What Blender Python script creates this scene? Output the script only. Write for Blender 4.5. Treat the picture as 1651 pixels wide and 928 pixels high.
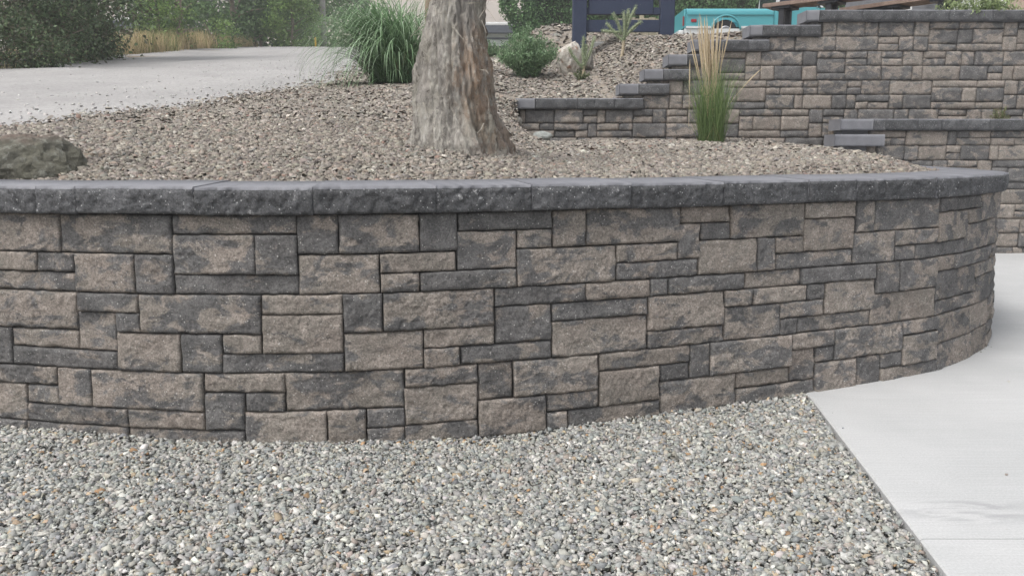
import bpy, math, random
import numpy as np
from mathutils import Vector, Matrix
R = math.radians
random.seed(7); rng = np.random.default_rng(11)
for o in list(bpy.data.objects): bpy.data.objects.remove(o)
SC = bpy.context.scene
COL = SC.collection

# ------------------------------------------------------------------ camera
F, PITCH, HC = 1296.0, R(9.935), 1.149          # focal in photo pixels (1651 wide), tilt down, eye height
cd = bpy.data.cameras.new('camera'); cam = bpy.data.objects.new('camera', cd); COL.objects.link(cam)
cam.location = (0, 0, HC); cam.rotation_euler = (R(90) - PITCH, 0, 0)
cd.sensor_width = 36; cd.lens = 36 * F / 1651; cd.clip_end = 3000; cd.clip_start = .05
SC.camera = cam
SC.render.resolution_x, SC.render.resolution_y = 1024, 575

# ------------------------------------------------------------------ light: thin overcast
SUN_EL, SUN_AZ = R(58), R(-128)                 # azimuth from +Y clockwise: behind the camera, to the left
w = bpy.data.worlds.new('World'); SC.world = w; w.use_nodes = True
nt = w.node_tree; bg = nt.nodes['Background']
sky = nt.nodes.new('ShaderNodeTexSky'); sky.sky_type = 'NISHITA'; sky.sun_disc = False
sky.sun_elevation = SUN_EL; sky.sun_rotation = SUN_AZ; sky.dust_density = 4; sky.air_density = 1.2
hs = nt.nodes.new('ShaderNodeHueSaturation'); hs.inputs['Saturation'].default_value = .25
nt.links.new(sky.outputs[0], hs.inputs['Color']); nt.links.new(hs.outputs[0], bg.inputs[0])
bg.inputs[1].default_value = .15
sl = bpy.data.lights.new('sun', 'SUN'); sl.energy = 1.5; sl.angle = R(22); sl.color = (1, .965, .92)
so = bpy.data.objects.new('sun', sl); COL.objects.link(so)
sd = Vector((math.sin(SUN_AZ) * math.cos(SUN_EL), math.cos(SUN_AZ) * math.cos(SUN_EL), math.sin(SUN_EL)))
so.rotation_euler = (-sd).to_track_quat('-Z', 'Y').to_euler(); so.location = (-4, -4, 12)
SC.view_settings.view_transform = 'Standard'; SC.view_settings.look = 'None'
SC.view_settings.exposure = 0.66; SC.view_settings.gamma = 1

# ------------------------------------------------------------------ helpers
def tag(o, label=None, cat=None, group=None, kind=None):
    if label: o['label'] = label
    if cat: o['category'] = cat
    if group: o['group'] = group
    if kind: o['kind'] = kind
    return o
def empty(name, loc, label=None, cat=None, group=None, rz=0):
    o = bpy.data.objects.new(name, None); COL.objects.link(o); o.location = loc; o.rotation_euler = (0, 0, rz)
    o.empty_display_size = .1
    return tag(o, label, cat, group)
def link(name, me, m=None, parent=None, loc=None, rz=0):
    o = bpy.data.objects.new(name, me); COL.objects.link(o)
    if m and not me.materials: me.materials.append(m)
    if parent: o.parent = parent
    if loc is not None: o.location = loc
    if rz: o.rotation_euler = (0, 0, rz)
    return o
def np_mesh(name, V, Q=None, T=None, col=None, smooth=False):
    """mesh from numpy: V verts, Q quads, T triangles, col per-vertex colour"""
    me = bpy.data.meshes.new(name)
    V = np.asarray(V, np.float32); parts = []; sizes = []
    if Q is not None and len(Q): Q = np.asarray(Q); parts.append(Q.ravel()); sizes.append(np.full(len(Q), 4))
    if T is not None and len(T): T = np.asarray(T); parts.append(T.ravel()); sizes.append(np.full(len(T), 3))
    L = np.concatenate(parts).astype(np.int32); S = np.concatenate(sizes).astype(np.int32)
    me.vertices.add(len(V)); me.vertices.foreach_set('co', V.ravel())
    me.loops.add(len(L)); me.loops.foreach_set('vertex_index', L)
    me.polygons.add(len(S)); st = np.concatenate([[0], np.cumsum(S)[:-1]]).astype(np.int32)
    me.polygons.foreach_set('loop_start', st); me.polygons.foreach_set('loop_total', S)
    if smooth: me.polygons.foreach_set('use_smooth', np.ones(len(S), bool))
    if col is not None:
        a = me.color_attributes.new('Col', 'FLOAT_COLOR', 'POINT')
        c = np.ones((len(V), 4), np.float32); c[:, :3] = col; a.data.foreach_set('color', c.ravel())
    me.update(calc_edges=True)
    return me
class MB:
    """collects simple shapes into one mesh"""
    def __init__(s): s.v = []; s.f = []
    def add(s, v, f):
        n = len(s.v); s.v += [tuple(p) for p in v]; s.f += [tuple(i + n for i in q) for q in f]; return s
    def box(s, x0, x1, y0, y1, z0, z1, b=0):
        if b <= 0:
            return s.add([(x0,y0,z0),(x1,y0,z0),(x1,y1,z0),(x0,y1,z0),(x0,y0,z1),(x1,y0,z1),(x1,y1,z1),(x0,y1,z1)],
                         [(3,2,1,0),(4,5,6,7),(0,1,5,4),(1,2,6,5),(2,3,7,6),(3,0,4,7)])
        p = [(x0+b,y0),(x1-b,y0),(x1,y0+b),(x1,y1-b),(x1-b,y1),(x0+b,y1),(x0,y1-b),(x0,y0+b)]
        return s.prism(p, z0, z1, b)
    def prism(s, pts, z0, z1, b=0):
        n = len(pts); cx = sum(p[0] for p in pts)/n; cy = sum(p[1] for p in pts)/n
        def ins(p):
            d = math.hypot(p[0]-cx, p[1]-cy) or 1
            return (p[0]-(p[0]-cx)/d*b, p[1]-(p[1]-cy)/d*b)
        if b > 0: rings = [[(*ins(p), z0) for p in pts], [(*p, z0+b) for p in pts], [(*p, z1-b) for p in pts], [(*ins(p), z1) for p in pts]]
        else: rings = [[(*p, z0) for p in pts], [(*p, z1) for p in pts]]
        v = [q for r in rings for q in r]; f = [tuple(range(n-1, -1, -1)), tuple((len(rings)-1)*n + i for i in range(n))]
        for k in range(len(rings)-1):
            for i in range(n): j = (i+1) % n; f.append((k*n+i, k*n+j, (k+1)*n+j, (k+1)*n+i))
        return s.add(v, f)
    def tube(s, pts, rad, n=8):
        pts = [Vector(p) for p in pts]; rad = rad if isinstance(rad, (list, tuple)) else [rad]*len(pts)
        v = []; f = []
        for i, p in enumerate(pts):
            d = (pts[min(i+1, len(pts)-1)] - pts[max(i-1, 0)]).normalized()
            a = d.orthogonal().normalized() if i == 0 else (ax - d*ax.dot(d)).normalized()
            ax = a; b = d.cross(a)
            for k in range(n):
                t = 2*math.pi*k/n; v.append(p + (a*math.cos(t) + b*math.sin(t))*rad[i])
        m = len(pts)
        for i in range(m-1):
            for k in range(n): l = (k+1) % n; f.append((i*n+k, i*n+l, (i+1)*n+l, (i+1)*n+k))
        f.append(tuple(range(n-1, -1, -1))); f.append(tuple((m-1)*n+k for k in range(n)))
        return s.add(v, f)
    def extrude_xz(s, pts, y0, y1):
        """polygon in the x-z plane pushed from y0 to y1"""
        n = len(pts)
        v = [(p[0], y0, p[1]) for p in pts] + [(p[0], y1, p[1]) for p in pts]
        f = [tuple(range(n)), tuple(range(2*n-1, n-1, -1))] + [(i, n+i, n+(i+1) % n, (i+1) % n) for i in range(n)]
        return s.add(v, f)
    def build(s, name, m, parent=None, loc=None, rz=0, smooth=False):
        me = bpy.data.meshes.new(name); me.from_pydata(s.v, [], s.f); me.update()
        if smooth: me.polygons.foreach_set('use_smooth', [True]*len(me.polygons))
        return link(name, me, m, parent, loc, rz)

# vectorised lattice noise, about -1..1
_perm = np.random.default_rng(3).random(4096).astype(np.float32)
def vnoise(P):
    P = np.asarray(P, float); i = np.floor(P).astype(np.int64); f = P - i; f = f*f*(3-2*f)
    def h(a, b, c): return _perm[(a*73856093 ^ b*19349663 ^ c*83492791) & 4095]
    r = 0
    for dx in (0, 1):
        for dy in (0, 1):
            for dz in (0, 1):
                wgt = (f[..., 0] if dx else 1-f[..., 0]) * (f[..., 1] if dy else 1-f[..., 1]) * (f[..., 2] if dz else 1-f[..., 2])
                r = r + wgt*h(i[..., 0]+dx, i[..., 1]+dy, i[..., 2]+dz)
    return r*2-1
def fbm(P, o=3):
    r = 0; a = 1; P = np.asarray(P, float)
    for k in range(o): r = r + a*vnoise(P + 17.3*k); P = P*2.03; a *= .5
    return r
def sstep(a, b, x): t = np.clip((x-a)/(b-a), 0, 1); return t*t*(3-2*t)

# pixel of the photograph -> world, at a chosen depth (world y)
CT, ST = math.cos(PITCH), math.sin(PITCH)
def at(px, py, D):
    u = (px-825.5)/F; v = (464-py)/F; t = D/(CT + v*ST)
    return Vector((u*t, D, HC + t*(v*CT - ST)))
def topx(X, D, z):
    h = z-HC; zc = D*CT - h*ST
    return 825.5 + F*X/zc, 464 - F*(D*ST + h*CT)/zc

# ------------------------------------------------------------------ materials
def newmat(name):
    m = bpy.data.materials.new(name); m.use_nodes = True
    return m, m.node_tree, m.node_tree.nodes['Principled BSDF']
class G:
    """tiny node builder"""
    def __init__(s, name): s.m, s.t, s.b = newmat(name)
    def n(s, typ, **kw):
        x = s.t.nodes.new('ShaderNode' + typ)
        for k, v in kw.items():
            if k.startswith('_'): setattr(x, k[1:], v)
            else: s.set(x, k, v)
        return x
    def set(s, x, k, v):
        i = x.inputs[int(k[1:])] if k[0] == 'i' and k[1:].isdigit() else x.inputs[k]
        if isinstance(v, bpy.types.NodeSocket): s.t.links.new(v, i)
        elif isinstance(v, bpy.types.Node): s.t.links.new(v.outputs[0], i)
        else: i.default_value = v
    def math(s, op, a, b=0.0, c=None):
        x = s.n('Math', _operation=op); s.set(x, 'i0', a); s.set(x, 'i1', b)
        if c is not None: s.set(x, 'i2', c)
        return x
    def mix(s, fac, a, b, blend='MIX'):
        x = s.n('Mix', _data_type='RGBA', _blend_type=blend)
        s.set(x, 'i0', fac)
        for i, v in ((6, a), (7, b)):
            s.set(x, 'i%d' % i, (*v, 1) if isinstance(v, tuple) and len(v) == 3 else v)
        return x.outputs[2]
    def noise(s, vec, scale, detail=3, rough=.55, dist=0):
        x = s.n('TexNoise', Scale=scale, Detail=detail, Roughness=rough, Distortion=dist)
        if vec is not None: s.set(x, 'Vector', vec)
        return x.outputs[0]
    def ramp(s, fac, lo, hi):
        return s.n('MapRange', _interpolation_type='SMOOTHSTEP', i0=fac, i1=lo, i2=hi, i3=0.0, i4=1.0).outputs[0]
    def bump(s, h, strength=.5, dist=.01, normal=None):
        x = s.n('Bump', Strength=strength, Distance=dist, Height=h)
        if normal is not None: s.set(x, 'Normal', normal)
        return x.outputs[0]
    def out(s, color, rough=.8, normal=None, spec=.3, metal=0):
        s.set(s.b, 'Base Color', (*color, 1) if isinstance(color, tuple) and len(color) == 3 else color)
        s.set(s.b, 'Roughness', rough); s.set(s.b, 'Metallic', metal); s.set(s.b, 'Specular IOR Level', spec)
        if normal is not None: s.set(s.b, 'Normal', normal)
        return s.m
def obj_coord(g): return g.n('TexCoord').outputs['Object']
def gen_mat(name, c1, c2, scale=8, rough=.8, bump=.3, bscale=60, bdist=.004, spec=.3, metal=0):
    g = G(name); P = obj_coord(g); n = g.ramp(g.noise(P, scale, 4), .35, .65)
    c = g.mix(n, c1, c2); f = g.noise(P, bscale, 4)
    c = g.mix(.35, c, g.mix(f, (0, 0, 0), (1, 1, 1)), 'SOFT_LIGHT')
    return g.out(c, rough, g.bump(f, bump, bdist), spec, metal)
def attr_mat(name, rough=.8, bump=.0, bscale=200, var=.15, sub=0, spec=.3):
    """colour from the per-piece vertex colour plus grain"""
    g = G(name); a = g.n('Attribute', _attribute_name='Col').outputs['Color']
    P = obj_coord(g); f = g.noise(P, bscale, 3)
    c = g.mix(var, a, g.mix(f, (0, 0, 0), (1, 1, 1)), 'OVERLAY')
    m = g.out(c, rough, g.bump(f, bump, .003) if bump else None, spec)
    if sub:
        tr = g.n('BsdfTranslucent', Color=c); mx = g.n('MixShader', i0=sub)
        g.t.links.new(g.b.outputs[0], mx.inputs[1]); g.t.links.new(tr.outputs[0], mx.inputs[2])
        g.t.links.new(mx.outputs[0], g.t.nodes['Material Output'].inputs[0])
    return m

def block_mat():
    # tumbled concrete: tan / brown body with charcoal swirls; object colour = (charcoal share, seed, brightness)
    g = G('tumbled_block'); oi = g.n('ObjectInfo'); sep = g.n('SeparateColor', i0=oi.outputs['Color'])
    cr, cs, cb = sep.outputs
    P = obj_coord(g); off = g.n('CombineXYZ', i0=g.math('MULTIPLY', cs, 37.0), i1=g.math('MULTIPLY', cs, 91.0), i2=g.math('MULTIPLY', cs, 53.0))
    Q = g.n('VectorMath', _operation='ADD', i0=P, i1=off.outputs[0]).outputs[0]
    st = g.n('Mapping', Vector=Q, Rotation=g.n('CombineXYZ', i0=0.0, i1=g.math('MULTIPLY', cs, 19.0), i2=0.0).outputs[0], Scale=(1, 1, 1.7)).outputs[0]
    n = g.noise(st, 6.5, 9, .68, .5)
    thr = g.math('MULTIPLY_ADD', cr, -.42, .72)
    d = g.ramp(g.math('SUBTRACT', n, thr), -.04, .04)
    hue = g.noise(Q, 5.5, 3)
    tan = g.mix(g.ramp(hue, .36, .66), (.238, .215, .190), (.270, .234, .206))
    tan = g.mix(g.ramp(g.noise(Q, 23, 4), .45, .75), tan, (.36, .315, .28))
    dark = g.mix(g.ramp(g.noise(Q, 13, 4), .35, .7), (.088, .091, .096), (.158, .158, .160))
    c = g.mix(g.math('MULTIPLY', d, .82), tan, dark)
    f = g.noise(Q, 125, 4, .85)
    k = g.n('MapRange', i0=f, i1=.32, i2=.68, i3=.45, i4=1.52).outputs[0]
    c = g.mix(1.0, c, g.n('CombineXYZ', i0=k, i1=k, i2=k).outputs[0], 'MULTIPLY')
    v = g.n('TexVoronoi', Vector=Q, Scale=125.0)
    sv = g.n('SeparateColor', i0=v.outputs['Color']).outputs
    spk = g.math('MULTIPLY', g.math('LESS_THAN', v.outputs['Distance'], g.math('MULTIPLY_ADD', sv[1], .28, .08)), g.math('GREATER_THAN', sv[0], .80))
    c = g.mix(g.math('MULTIPLY', spk, g.math('MULTIPLY_ADD', sv[2], .6, .2)), c, (.62, .60, .57))
    dust = g.math('MULTIPLY', g.ramp(g.noise(Q, 9, 5, .7), .60, .78), .28)     # pale efflorescence
    c = g.mix(dust, c, (.44, .42, .40))
    br = g.n('CombineXYZ', i0=cb, i1=cb, i2=cb).outputs[0]
    c = g.mix(1.0, c, br, 'MULTIPLY')
    h = g.math('ADD', g.math('MULTIPLY', f, .7), g.math('MULTIPLY', g.noise(Q, 320, 3), .3))
    return g.out(c, .93, g.bump(h, 1.0, .010), .2)
def cap_mat():
    g = G('charcoal_cap'); oi = g.n('ObjectInfo'); sep = g.n('SeparateColor', i0=oi.outputs['Color'])
    cr, cs, cb = sep.outputs
    P = obj_coord(g); off = g.n('CombineXYZ', i0=g.math('MULTIPLY', cs, 41.0), i1=g.math('MULTIPLY', cs, 67.0), i2=g.math('MULTIPLY', cs, 29.0))
    Q = g.n('VectorMath', _operation='ADD', i0=P, i1=off.outputs[0]).outputs[0]
    c = g.mix(g.ramp(g.noise(Q, 11, 5, .6), .35, .68), (.090, .091, .095), (.140, .141, .146))
    f = g.noise(Q, 125, 4, .85)
    k = g.n('MapRange', i0=f, i1=.32, i2=.68, i3=.42, i4=1.55).outputs[0]
    c = g.mix(1.0, c, g.n('CombineXYZ', i0=k, i1=k, i2=k).outputs[0], 'MULTIPLY')
    v = g.n('TexVoronoi', Vector=Q, Scale=115.0)
    sv = g.n('SeparateColor', i0=v.outputs['Color']).outputs
    spk = g.math('MULTIPLY', g.math('LESS_THAN', v.outputs['Distance'], g.math('MULTIPLY_ADD', sv[1], .30, .08)), g.math('GREATER_THAN', sv[0], .80))
    c = g.mix(g.math('MULTIPLY', spk, g.math('MULTIPLY_ADD', sv[2], .65, .2)), c, (.62, .62, .62))
    wh = g.math('MULTIPLY', g.ramp(g.noise(Q, 17, 6, .75), .60, .67), cr)        # lime bloom patches
    c = g.mix(wh, c, (.50, .50, .50))
    br = g.n('CombineXYZ', i0=cb, i1=cb, i2=cb).outputs[0]
    c = g.mix(1.0, c, br, 'MULTIPLY')
    return g.out(c, .88, g.bump(f, .85, .008), .25)
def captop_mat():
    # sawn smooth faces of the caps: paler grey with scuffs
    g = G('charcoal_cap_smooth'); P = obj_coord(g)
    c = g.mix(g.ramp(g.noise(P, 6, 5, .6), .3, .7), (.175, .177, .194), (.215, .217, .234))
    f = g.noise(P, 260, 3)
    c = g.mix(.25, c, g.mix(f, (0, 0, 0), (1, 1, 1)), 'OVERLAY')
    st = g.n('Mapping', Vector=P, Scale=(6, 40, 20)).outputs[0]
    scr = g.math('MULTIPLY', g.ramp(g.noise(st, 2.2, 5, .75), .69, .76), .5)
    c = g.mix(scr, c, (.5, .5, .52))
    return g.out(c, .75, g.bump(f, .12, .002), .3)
M = {}
M['block'] = block_mat(); M['cap'] = cap_mat(); M['captop'] = captop_mat()
M['core'] = gen_mat('joint_fill', (.075, .071, .067), (.11, .103, .096), 20)
M['gravel'] = attr_mat('crushed_gravel', .8, .25, 260, .22)
M['leaf'] = attr_mat('leaf', .55, 0, 30, .05, .25, .35)
M['straw'] = attr_mat('dry_straw', .7, 0, 30, .05, .2)
M['white'] = gen_mat('white_paint', (.72, .73, .72), (.66, .67, .66), 3, .6, .05)
M['black_metal'] = gen_mat('black_metal', (.03, .031, .036), (.04, .04, .046), 10, .45, .05)
M['wood'] = gen_mat('brown_plank', (.20, .145, .12), (.26, .19, .155), 14, .7, .2)

# ------------------------------------------------------------------ front wall line
U = .0762; ZT = .90; BAT = .04
_px = [0,120,225,350,480,610,700,800,945,1045,1125,1280,1376,1457,1515,1541,1564,1590]
_D = [3.137,3.063,3.017,2.987,2.987,3.017,3.077,3.150,3.260,3.367,3.460,3.653,3.800,3.933,4.063,4.190,4.310,4.510]
ctrl = [(-4.6,4.25),(-3.7,3.72),(-3.05,3.42),(-2.5,3.245)]
for p, d in zip(_px, _D): ctrl.append(((p-825.5)/F*(d*CT + .859*ST), d))
ctrl += [(2.90,4.74),(3.045,5.05),(3.12,5.45),(3.22,6.1),(3.36,7.1),(3.55,7.9),(3.68,8.3)]
ctrl = np.array(ctrl)
def smooth_path(c, step=.01):
    out = []; n = len(c)
    for i in range(n-1):
        p0, p1, p2, p3 = c[max(i-1,0)], c[i], c[i+1], c[min(i+2,n-1)]
        for t in np.linspace(0, 1, 40, endpoint=False):
            out.append(.5*((2*p1) + (-p0+p2)*t + (2*p0-5*p1+4*p2-p3)*t*t + (-p0+3*p1-3*p2+p3)*t**3))
    out.append(c[-1]); out = np.array(out)
    for k in range(3):                                # iron out the measuring noise
        s = np.concatenate([[0], np.cumsum(np.hypot(*np.diff(out, axis=0).T))])
        ss = np.arange(0, s[-1], step); out = np.stack([np.interp(ss, s, out[:,0]), np.interp(ss, s, out[:,1])], 1)
        ker = np.hanning(41); ker /= ker.sum(); pad = 20
        e = np.concatenate([out[:1] + (out[:1]-out[1:pad+1][::-1]), out, out[-1:] + (out[-1:]-out[-pad-1:-1][::-1])])
        out = np.stack([np.convolve(e[:,0], ker, 'valid'), np.convolve(e[:,1], ker, 'valid')], 1)
    return out
PATH = smooth_path(ctrl)
PS = np.concatenate([[0], np.cumsum(np.hypot(*np.diff(PATH, axis=0).T))])
_t = np.gradient(PATH, axis=0); _t /= np.linalg.norm(_t, axis=1)[:, None]
PN = np.stack([_t[:,1], -_t[:,0]], 1)                 # outward, towards the camera side
def wall_pt(s, z=.2904, off=0):
    p = np.array([np.interp(s, PS, PATH[:,0]), np.interp(s, PS, PATH[:,1])])
    n = np.array([np.interp(s, PS, PN[:,0]), np.interp(s, PS, PN[:,1])]); n /= np.linalg.norm(n)
    return p + n*(BAT*(.2904-z) + off), n
def s_of_px(px, z, off=0):
    Q = PATH + PN*(BAT*(.2904-z) + off); x, _ = topx(Q[:,0], Q[:,1], z)
    k = int(np.argmax(x)); return float(np.interp(px, x[:k+1], PS[:k+1]))
def wall_dist(X, Y, chunk=20000):
    """signed distance to the wall face line, positive behind the wall"""
    X = np.asarray(X, float); Y = np.asarray(Y, float); sh = X.shape; X = X.ravel(); Y = Y.ravel()
    P = PATH[::6]; N = PN[::6]; out = np.empty(len(X))
    for i in range(0, len(X), chunk):
        dx = X[i:i+chunk, None]-P[:,0]; dy = Y[i:i+chunk, None]-P[:,1]; d2 = dx*dx+dy*dy; k = d2.argmin(1)
        sg = -(dx[np.arange(len(k)), k]*N[k,0] + dy[np.arange(len(k)), k]*N[k,1])
        out[i:i+chunk] = np.sqrt(d2[np.arange(len(k)), k])*np.sign(sg)
    return out.reshape(sh)

# ------------------------------------------------------------------ terrain
DW = 8.95                                             # face of the tall back wall
STEPX = [at(p, 110, DW).x for p in (831, 998, 1037, 1075, 1115, 1205, 1294)]
Z0B = at(835, 176, DW).z; ZST = [Z0B + .1524*k for k in range(7)]       # underside of each step's caps
SX = [-9]; SZ = [Z0B+.06]
for k in range(1, 7): SX += [STEPX[k]-.02, STEPX[k]+.2]; SZ += [ZST[k-1]+.07, ZST[k]+.04]
SX += [5, 30]; SZ += [ZST[6]+.02, ZST[6]+.02]
def z_left(D): return 1.06 - .11*np.exp(-np.clip(D-3.4, 0, 50)/.8) + .135*np.clip(D-3.4, -.2, 29.5) + .02*np.clip(D-33, 0, 400)
def z_low(D): return .95 + .11*(1-np.exp(-np.clip(D-3.4, 0, 50)/.8)) + .03*np.clip(D-3.4, -.2, 50)
def terrain(X, D):
    X = np.asarray(X, float); D = np.asarray(D, float)
    S = np.interp(X, SX, SZ)
    up = np.minimum(S + .22*(D-DW-.18), 2.6 + .115*np.clip(D-11, -3, 16) + .02*np.clip(D-27, 0, 400))
    low = z_low(D)
    low = np.where(X < .06, low + (S-low)*sstep(DW-.8, DW, D), low)
    z = np.where(D < DW+.04, z_left(D)*(1-sstep(-.45, .40, X)) + low*sstep(-.45, .40, X),
                 z_left(D)*(1-sstep(-.6, .7, X)) + up*sstep(-.6, .7, X))
    z = z + .30*np.exp(-((X-.95)/.9)**2 - ((D-17)/2.0)**2)          # gravel mound behind the shrub
    z = z + .035*fbm(np.stack([X*.9, D*.9, X*0], -1), 2)*sstep(3.6, 5, D)
    return z
def bed(X, D):
    """planter surface: dips to the cap along the front wall"""
    d = wall_dist(X, D); z = terrain(X, D)
    return np.minimum(z, .965 + .30*np.clip(d-.26, -.1, 9))

def grid_sheet(name, xs, ys, zf, m, mask=None):
    X, Y = np.meshgrid(xs, ys); Z = zf(X, Y); nx, ny = len(xs), len(ys)
    V = np.stack([X, Y, Z], -1).reshape(-1, 3)
    i = np.arange(nx*ny).reshape(ny, nx); Q = np.stack([i[:-1,:-1], i[:-1,1:], i[1:,1:], i[1:,:-1]], -1).reshape(-1, 4)
    if mask is not None:
        c = V[Q].mean(1); Q = Q[mask(c[:,0], c[:,1])]
    return link(name, np_mesh(name, V, Q, smooth=True), m)

def soil_mat(name, c1, c2, c3, s):
    g = G(name); P = obj_coord(g); v = g.n('TexVoronoi', Vector=P, Scale=s)
    c = g.mix(g.n('SeparateColor', i0=v.outputs['Color']).outputs[0], c1, c2)
    c = g.mix(g.ramp(g.noise(P, 3, 4), .4, .7), c, g.mix(.5, c, c3))
    c = g.mix(.5, c, g.mix(g.noise(P, s*1.5, 4), (0,0,0), (1,1,1)), 'OVERLAY')
    return g.out(c, .95, g.bump(v.outputs['Distance'], .8, .02), .15)
M['subgravel'] = soil_mat('fine_gravel', (.20,.20,.19), (.34,.33,.31), (.26,.24,.20), 55)
M['subbed'] = soil_mat('brown_gravel_bed', (.15,.13,.11), (.27,.235,.20), (.22,.18,.14), 32)
M['subsoil'] = soil_mat('gravelly_soil', (.20,.175,.15), (.30,.265,.23), (.26,.21,.15), 12)

# foreground ground
gz = lambda X, Y: -.016 + .044*sstep(.4, -2.2, X) + .012*vnoise(np.stack([X*1.7, Y*1.7, X*0], -1))
def conc_edge(Y): return C0[0] + (Y-C0[1])*(C1[0]-C0[0])/(C1[1]-C0[1])
def ground_hit(px, py, z=0):
    u = (px-825.5)/F; v = (464-py)/F; dz = v*CT-ST; t = (z-HC)/dz; return (u*t, t*(CT+v*ST))
C0 = ground_hit(1305, 637); C1 = ground_hit(1530, 928)
grid_sheet('ground', np.arange(-30, 30.1, .5), np.arange(-20, 8, .5), lambda X, Y: X*0-.10, M['subgravel'])
tag(bpy.data.objects['ground'], 'gravelly ground under the yard', 'ground', kind='structure')
ys = np.linspace(-2, 4.2, 125); xs = np.linspace(-6, 2.6, 173)
tag(grid_sheet('gravel_yard', xs, ys, lambda X, Y: gz(X, Y)-.024, M['subgravel'],
    lambda x, y: (wall_dist(x, y) < .06) & (x < conc_edge(y)+.03)), 'light grey gravel yard in front of the curved wall', 'ground', kind='structure')
# planter bed and hillside
bx = np.arange(-9, 3.9, .1); by = np.append(np.arange(3.0, DW, .1), DW+.03)
tag(grid_sheet('planter_ground', bx, by, lambda X, Y: bed(X, Y)-.015, M['subbed'], lambda x, y: wall_dist(x, y) > .1),
    'brown gravel ground of the raised planter', 'ground', kind='structure')
hx = np.concatenate([np.arange(-60, -8, 2), np.arange(-8, 8, .2), np.arange(8, 60, 2)])
hy = np.concatenate([np.arange(DW+.045, 20, .2), np.arange(20, 46, .5), np.arange(46, 140, 4)])
tag(grid_sheet('hillside', hx, hy, lambda X, Y: terrain(X, Y)-.015, M['subsoil'], lambda x, y: (x < 60)),
    'gravelly slope rising behind the walls', 'terrain', kind='structure')

# ------------------------------------------------------------------ concrete driveway
def concrete_mat():
    g = G('broom_concrete'); P = obj_coord(g)
    c = g.mix(g.ramp(g.noise(P, 1.3, 5, .6), .3, .7), (.425,.43,.43), (.485,.487,.486))
    c = g.mix(.30, c, g.mix(g.noise(P, 140, 4, .7), (0,0,0), (1,1,1)), 'OVERLAY')
    br_ = g.n('Mapping', Vector=P, Scale=(2, 160, 1)).outputs[0]; c = g.mix(.16, c, g.mix(g.noise(br_, 1.0, 3), (0,0,0), (1,1,1)), 'OVERLAY')
    c = g.mix(g.math('MULTIPLY', g.ramp(g.noise(P, .7, 4, .6), .5, .75), .22), c, (.40,.40,.395))
    # damp smear of washed-out fines by the slab edge
    ctr = g.n('VectorMath', _operation='SUBTRACT', i0=P, i1=(1.46, 2.42, 0)).outputs[0]
    mp = g.n('Mapping', Vector=ctr, Rotation=(0,0,R(14)), Scale=(3.0, 8, 1)).outputs[0]
    ln = g.n('VectorMath', _operation='LENGTH', i0=mp).outputs['Value']
    wv = g.n('Mapping', Vector=P, Rotation=(0,0,R(16)), Scale=(3.2, 14, 1)).outputs[0]
    sm = g.math('MULTIPLY', g.ramp(ln, 1.0, .25), g.ramp(g.noise(wv, 1.4, 4, .6, .8), .44, .62))
    c = g.mix(g.math('MULTIPLY', sm, .62), c, (.28,.28,.29))
    dots = g.ramp(g.noise(P, 26, 2), .73, .76); c = g.mix(g.math('MULTIPLY', dots, .35), c, (.3,.28,.26))
    return g.out(c, .85, g.bump(g.noise(P, 160, 3), .1, .002), .25)
M['concrete'] = concrete_mat()
cz = lambda Y: .009*np.clip(Y-4.6, 0, 4.2)
dw = empty('driveway', (0, 0, 0)); tag(dw, 'pale concrete driveway slabs beside the curved wall', 'driveway', kind='structure')
JY = ground_hit(1580, 868)[1]
def slab(y0, y1, x1=9.5, x0=None):
    ys = np.unique(np.concatenate([np.arange(y0, y1, .15), [y1]])); V = []; Q = []
    for y in ys:
        a = conc_edge(y) if x0 is None else x0
        if y > C0[1]: a = C0[0]
        V += [(a, y, cz(y)-.11), (a, y, cz(y)-.006), (a+.007, y, cz(y)), (x1, y, cz(y)), (x1, y, cz(y)-.11)]
    n = len(ys)
    for i in range(n-1):
        for k in range(4): Q.append((i*5+k, (i+1)*5+k, (i+1)*5+k+1, i*5+k+1))
    Q = [q[::-1] for q in Q]
    me = bpy.data.meshes.new('slab'); me.from_pydata([tuple(map(float, v)) for v in V], [], Q + [tuple(range(5)), tuple(range((n-1)*5+4, (n-1)*5-1, -1))]); me.update()
    return link('slab', me, M['concrete'], dw)
slab(-1.5, JY-.0018); slab(JY+.0018, 5.55); slab(5.554, 8.8)

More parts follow.
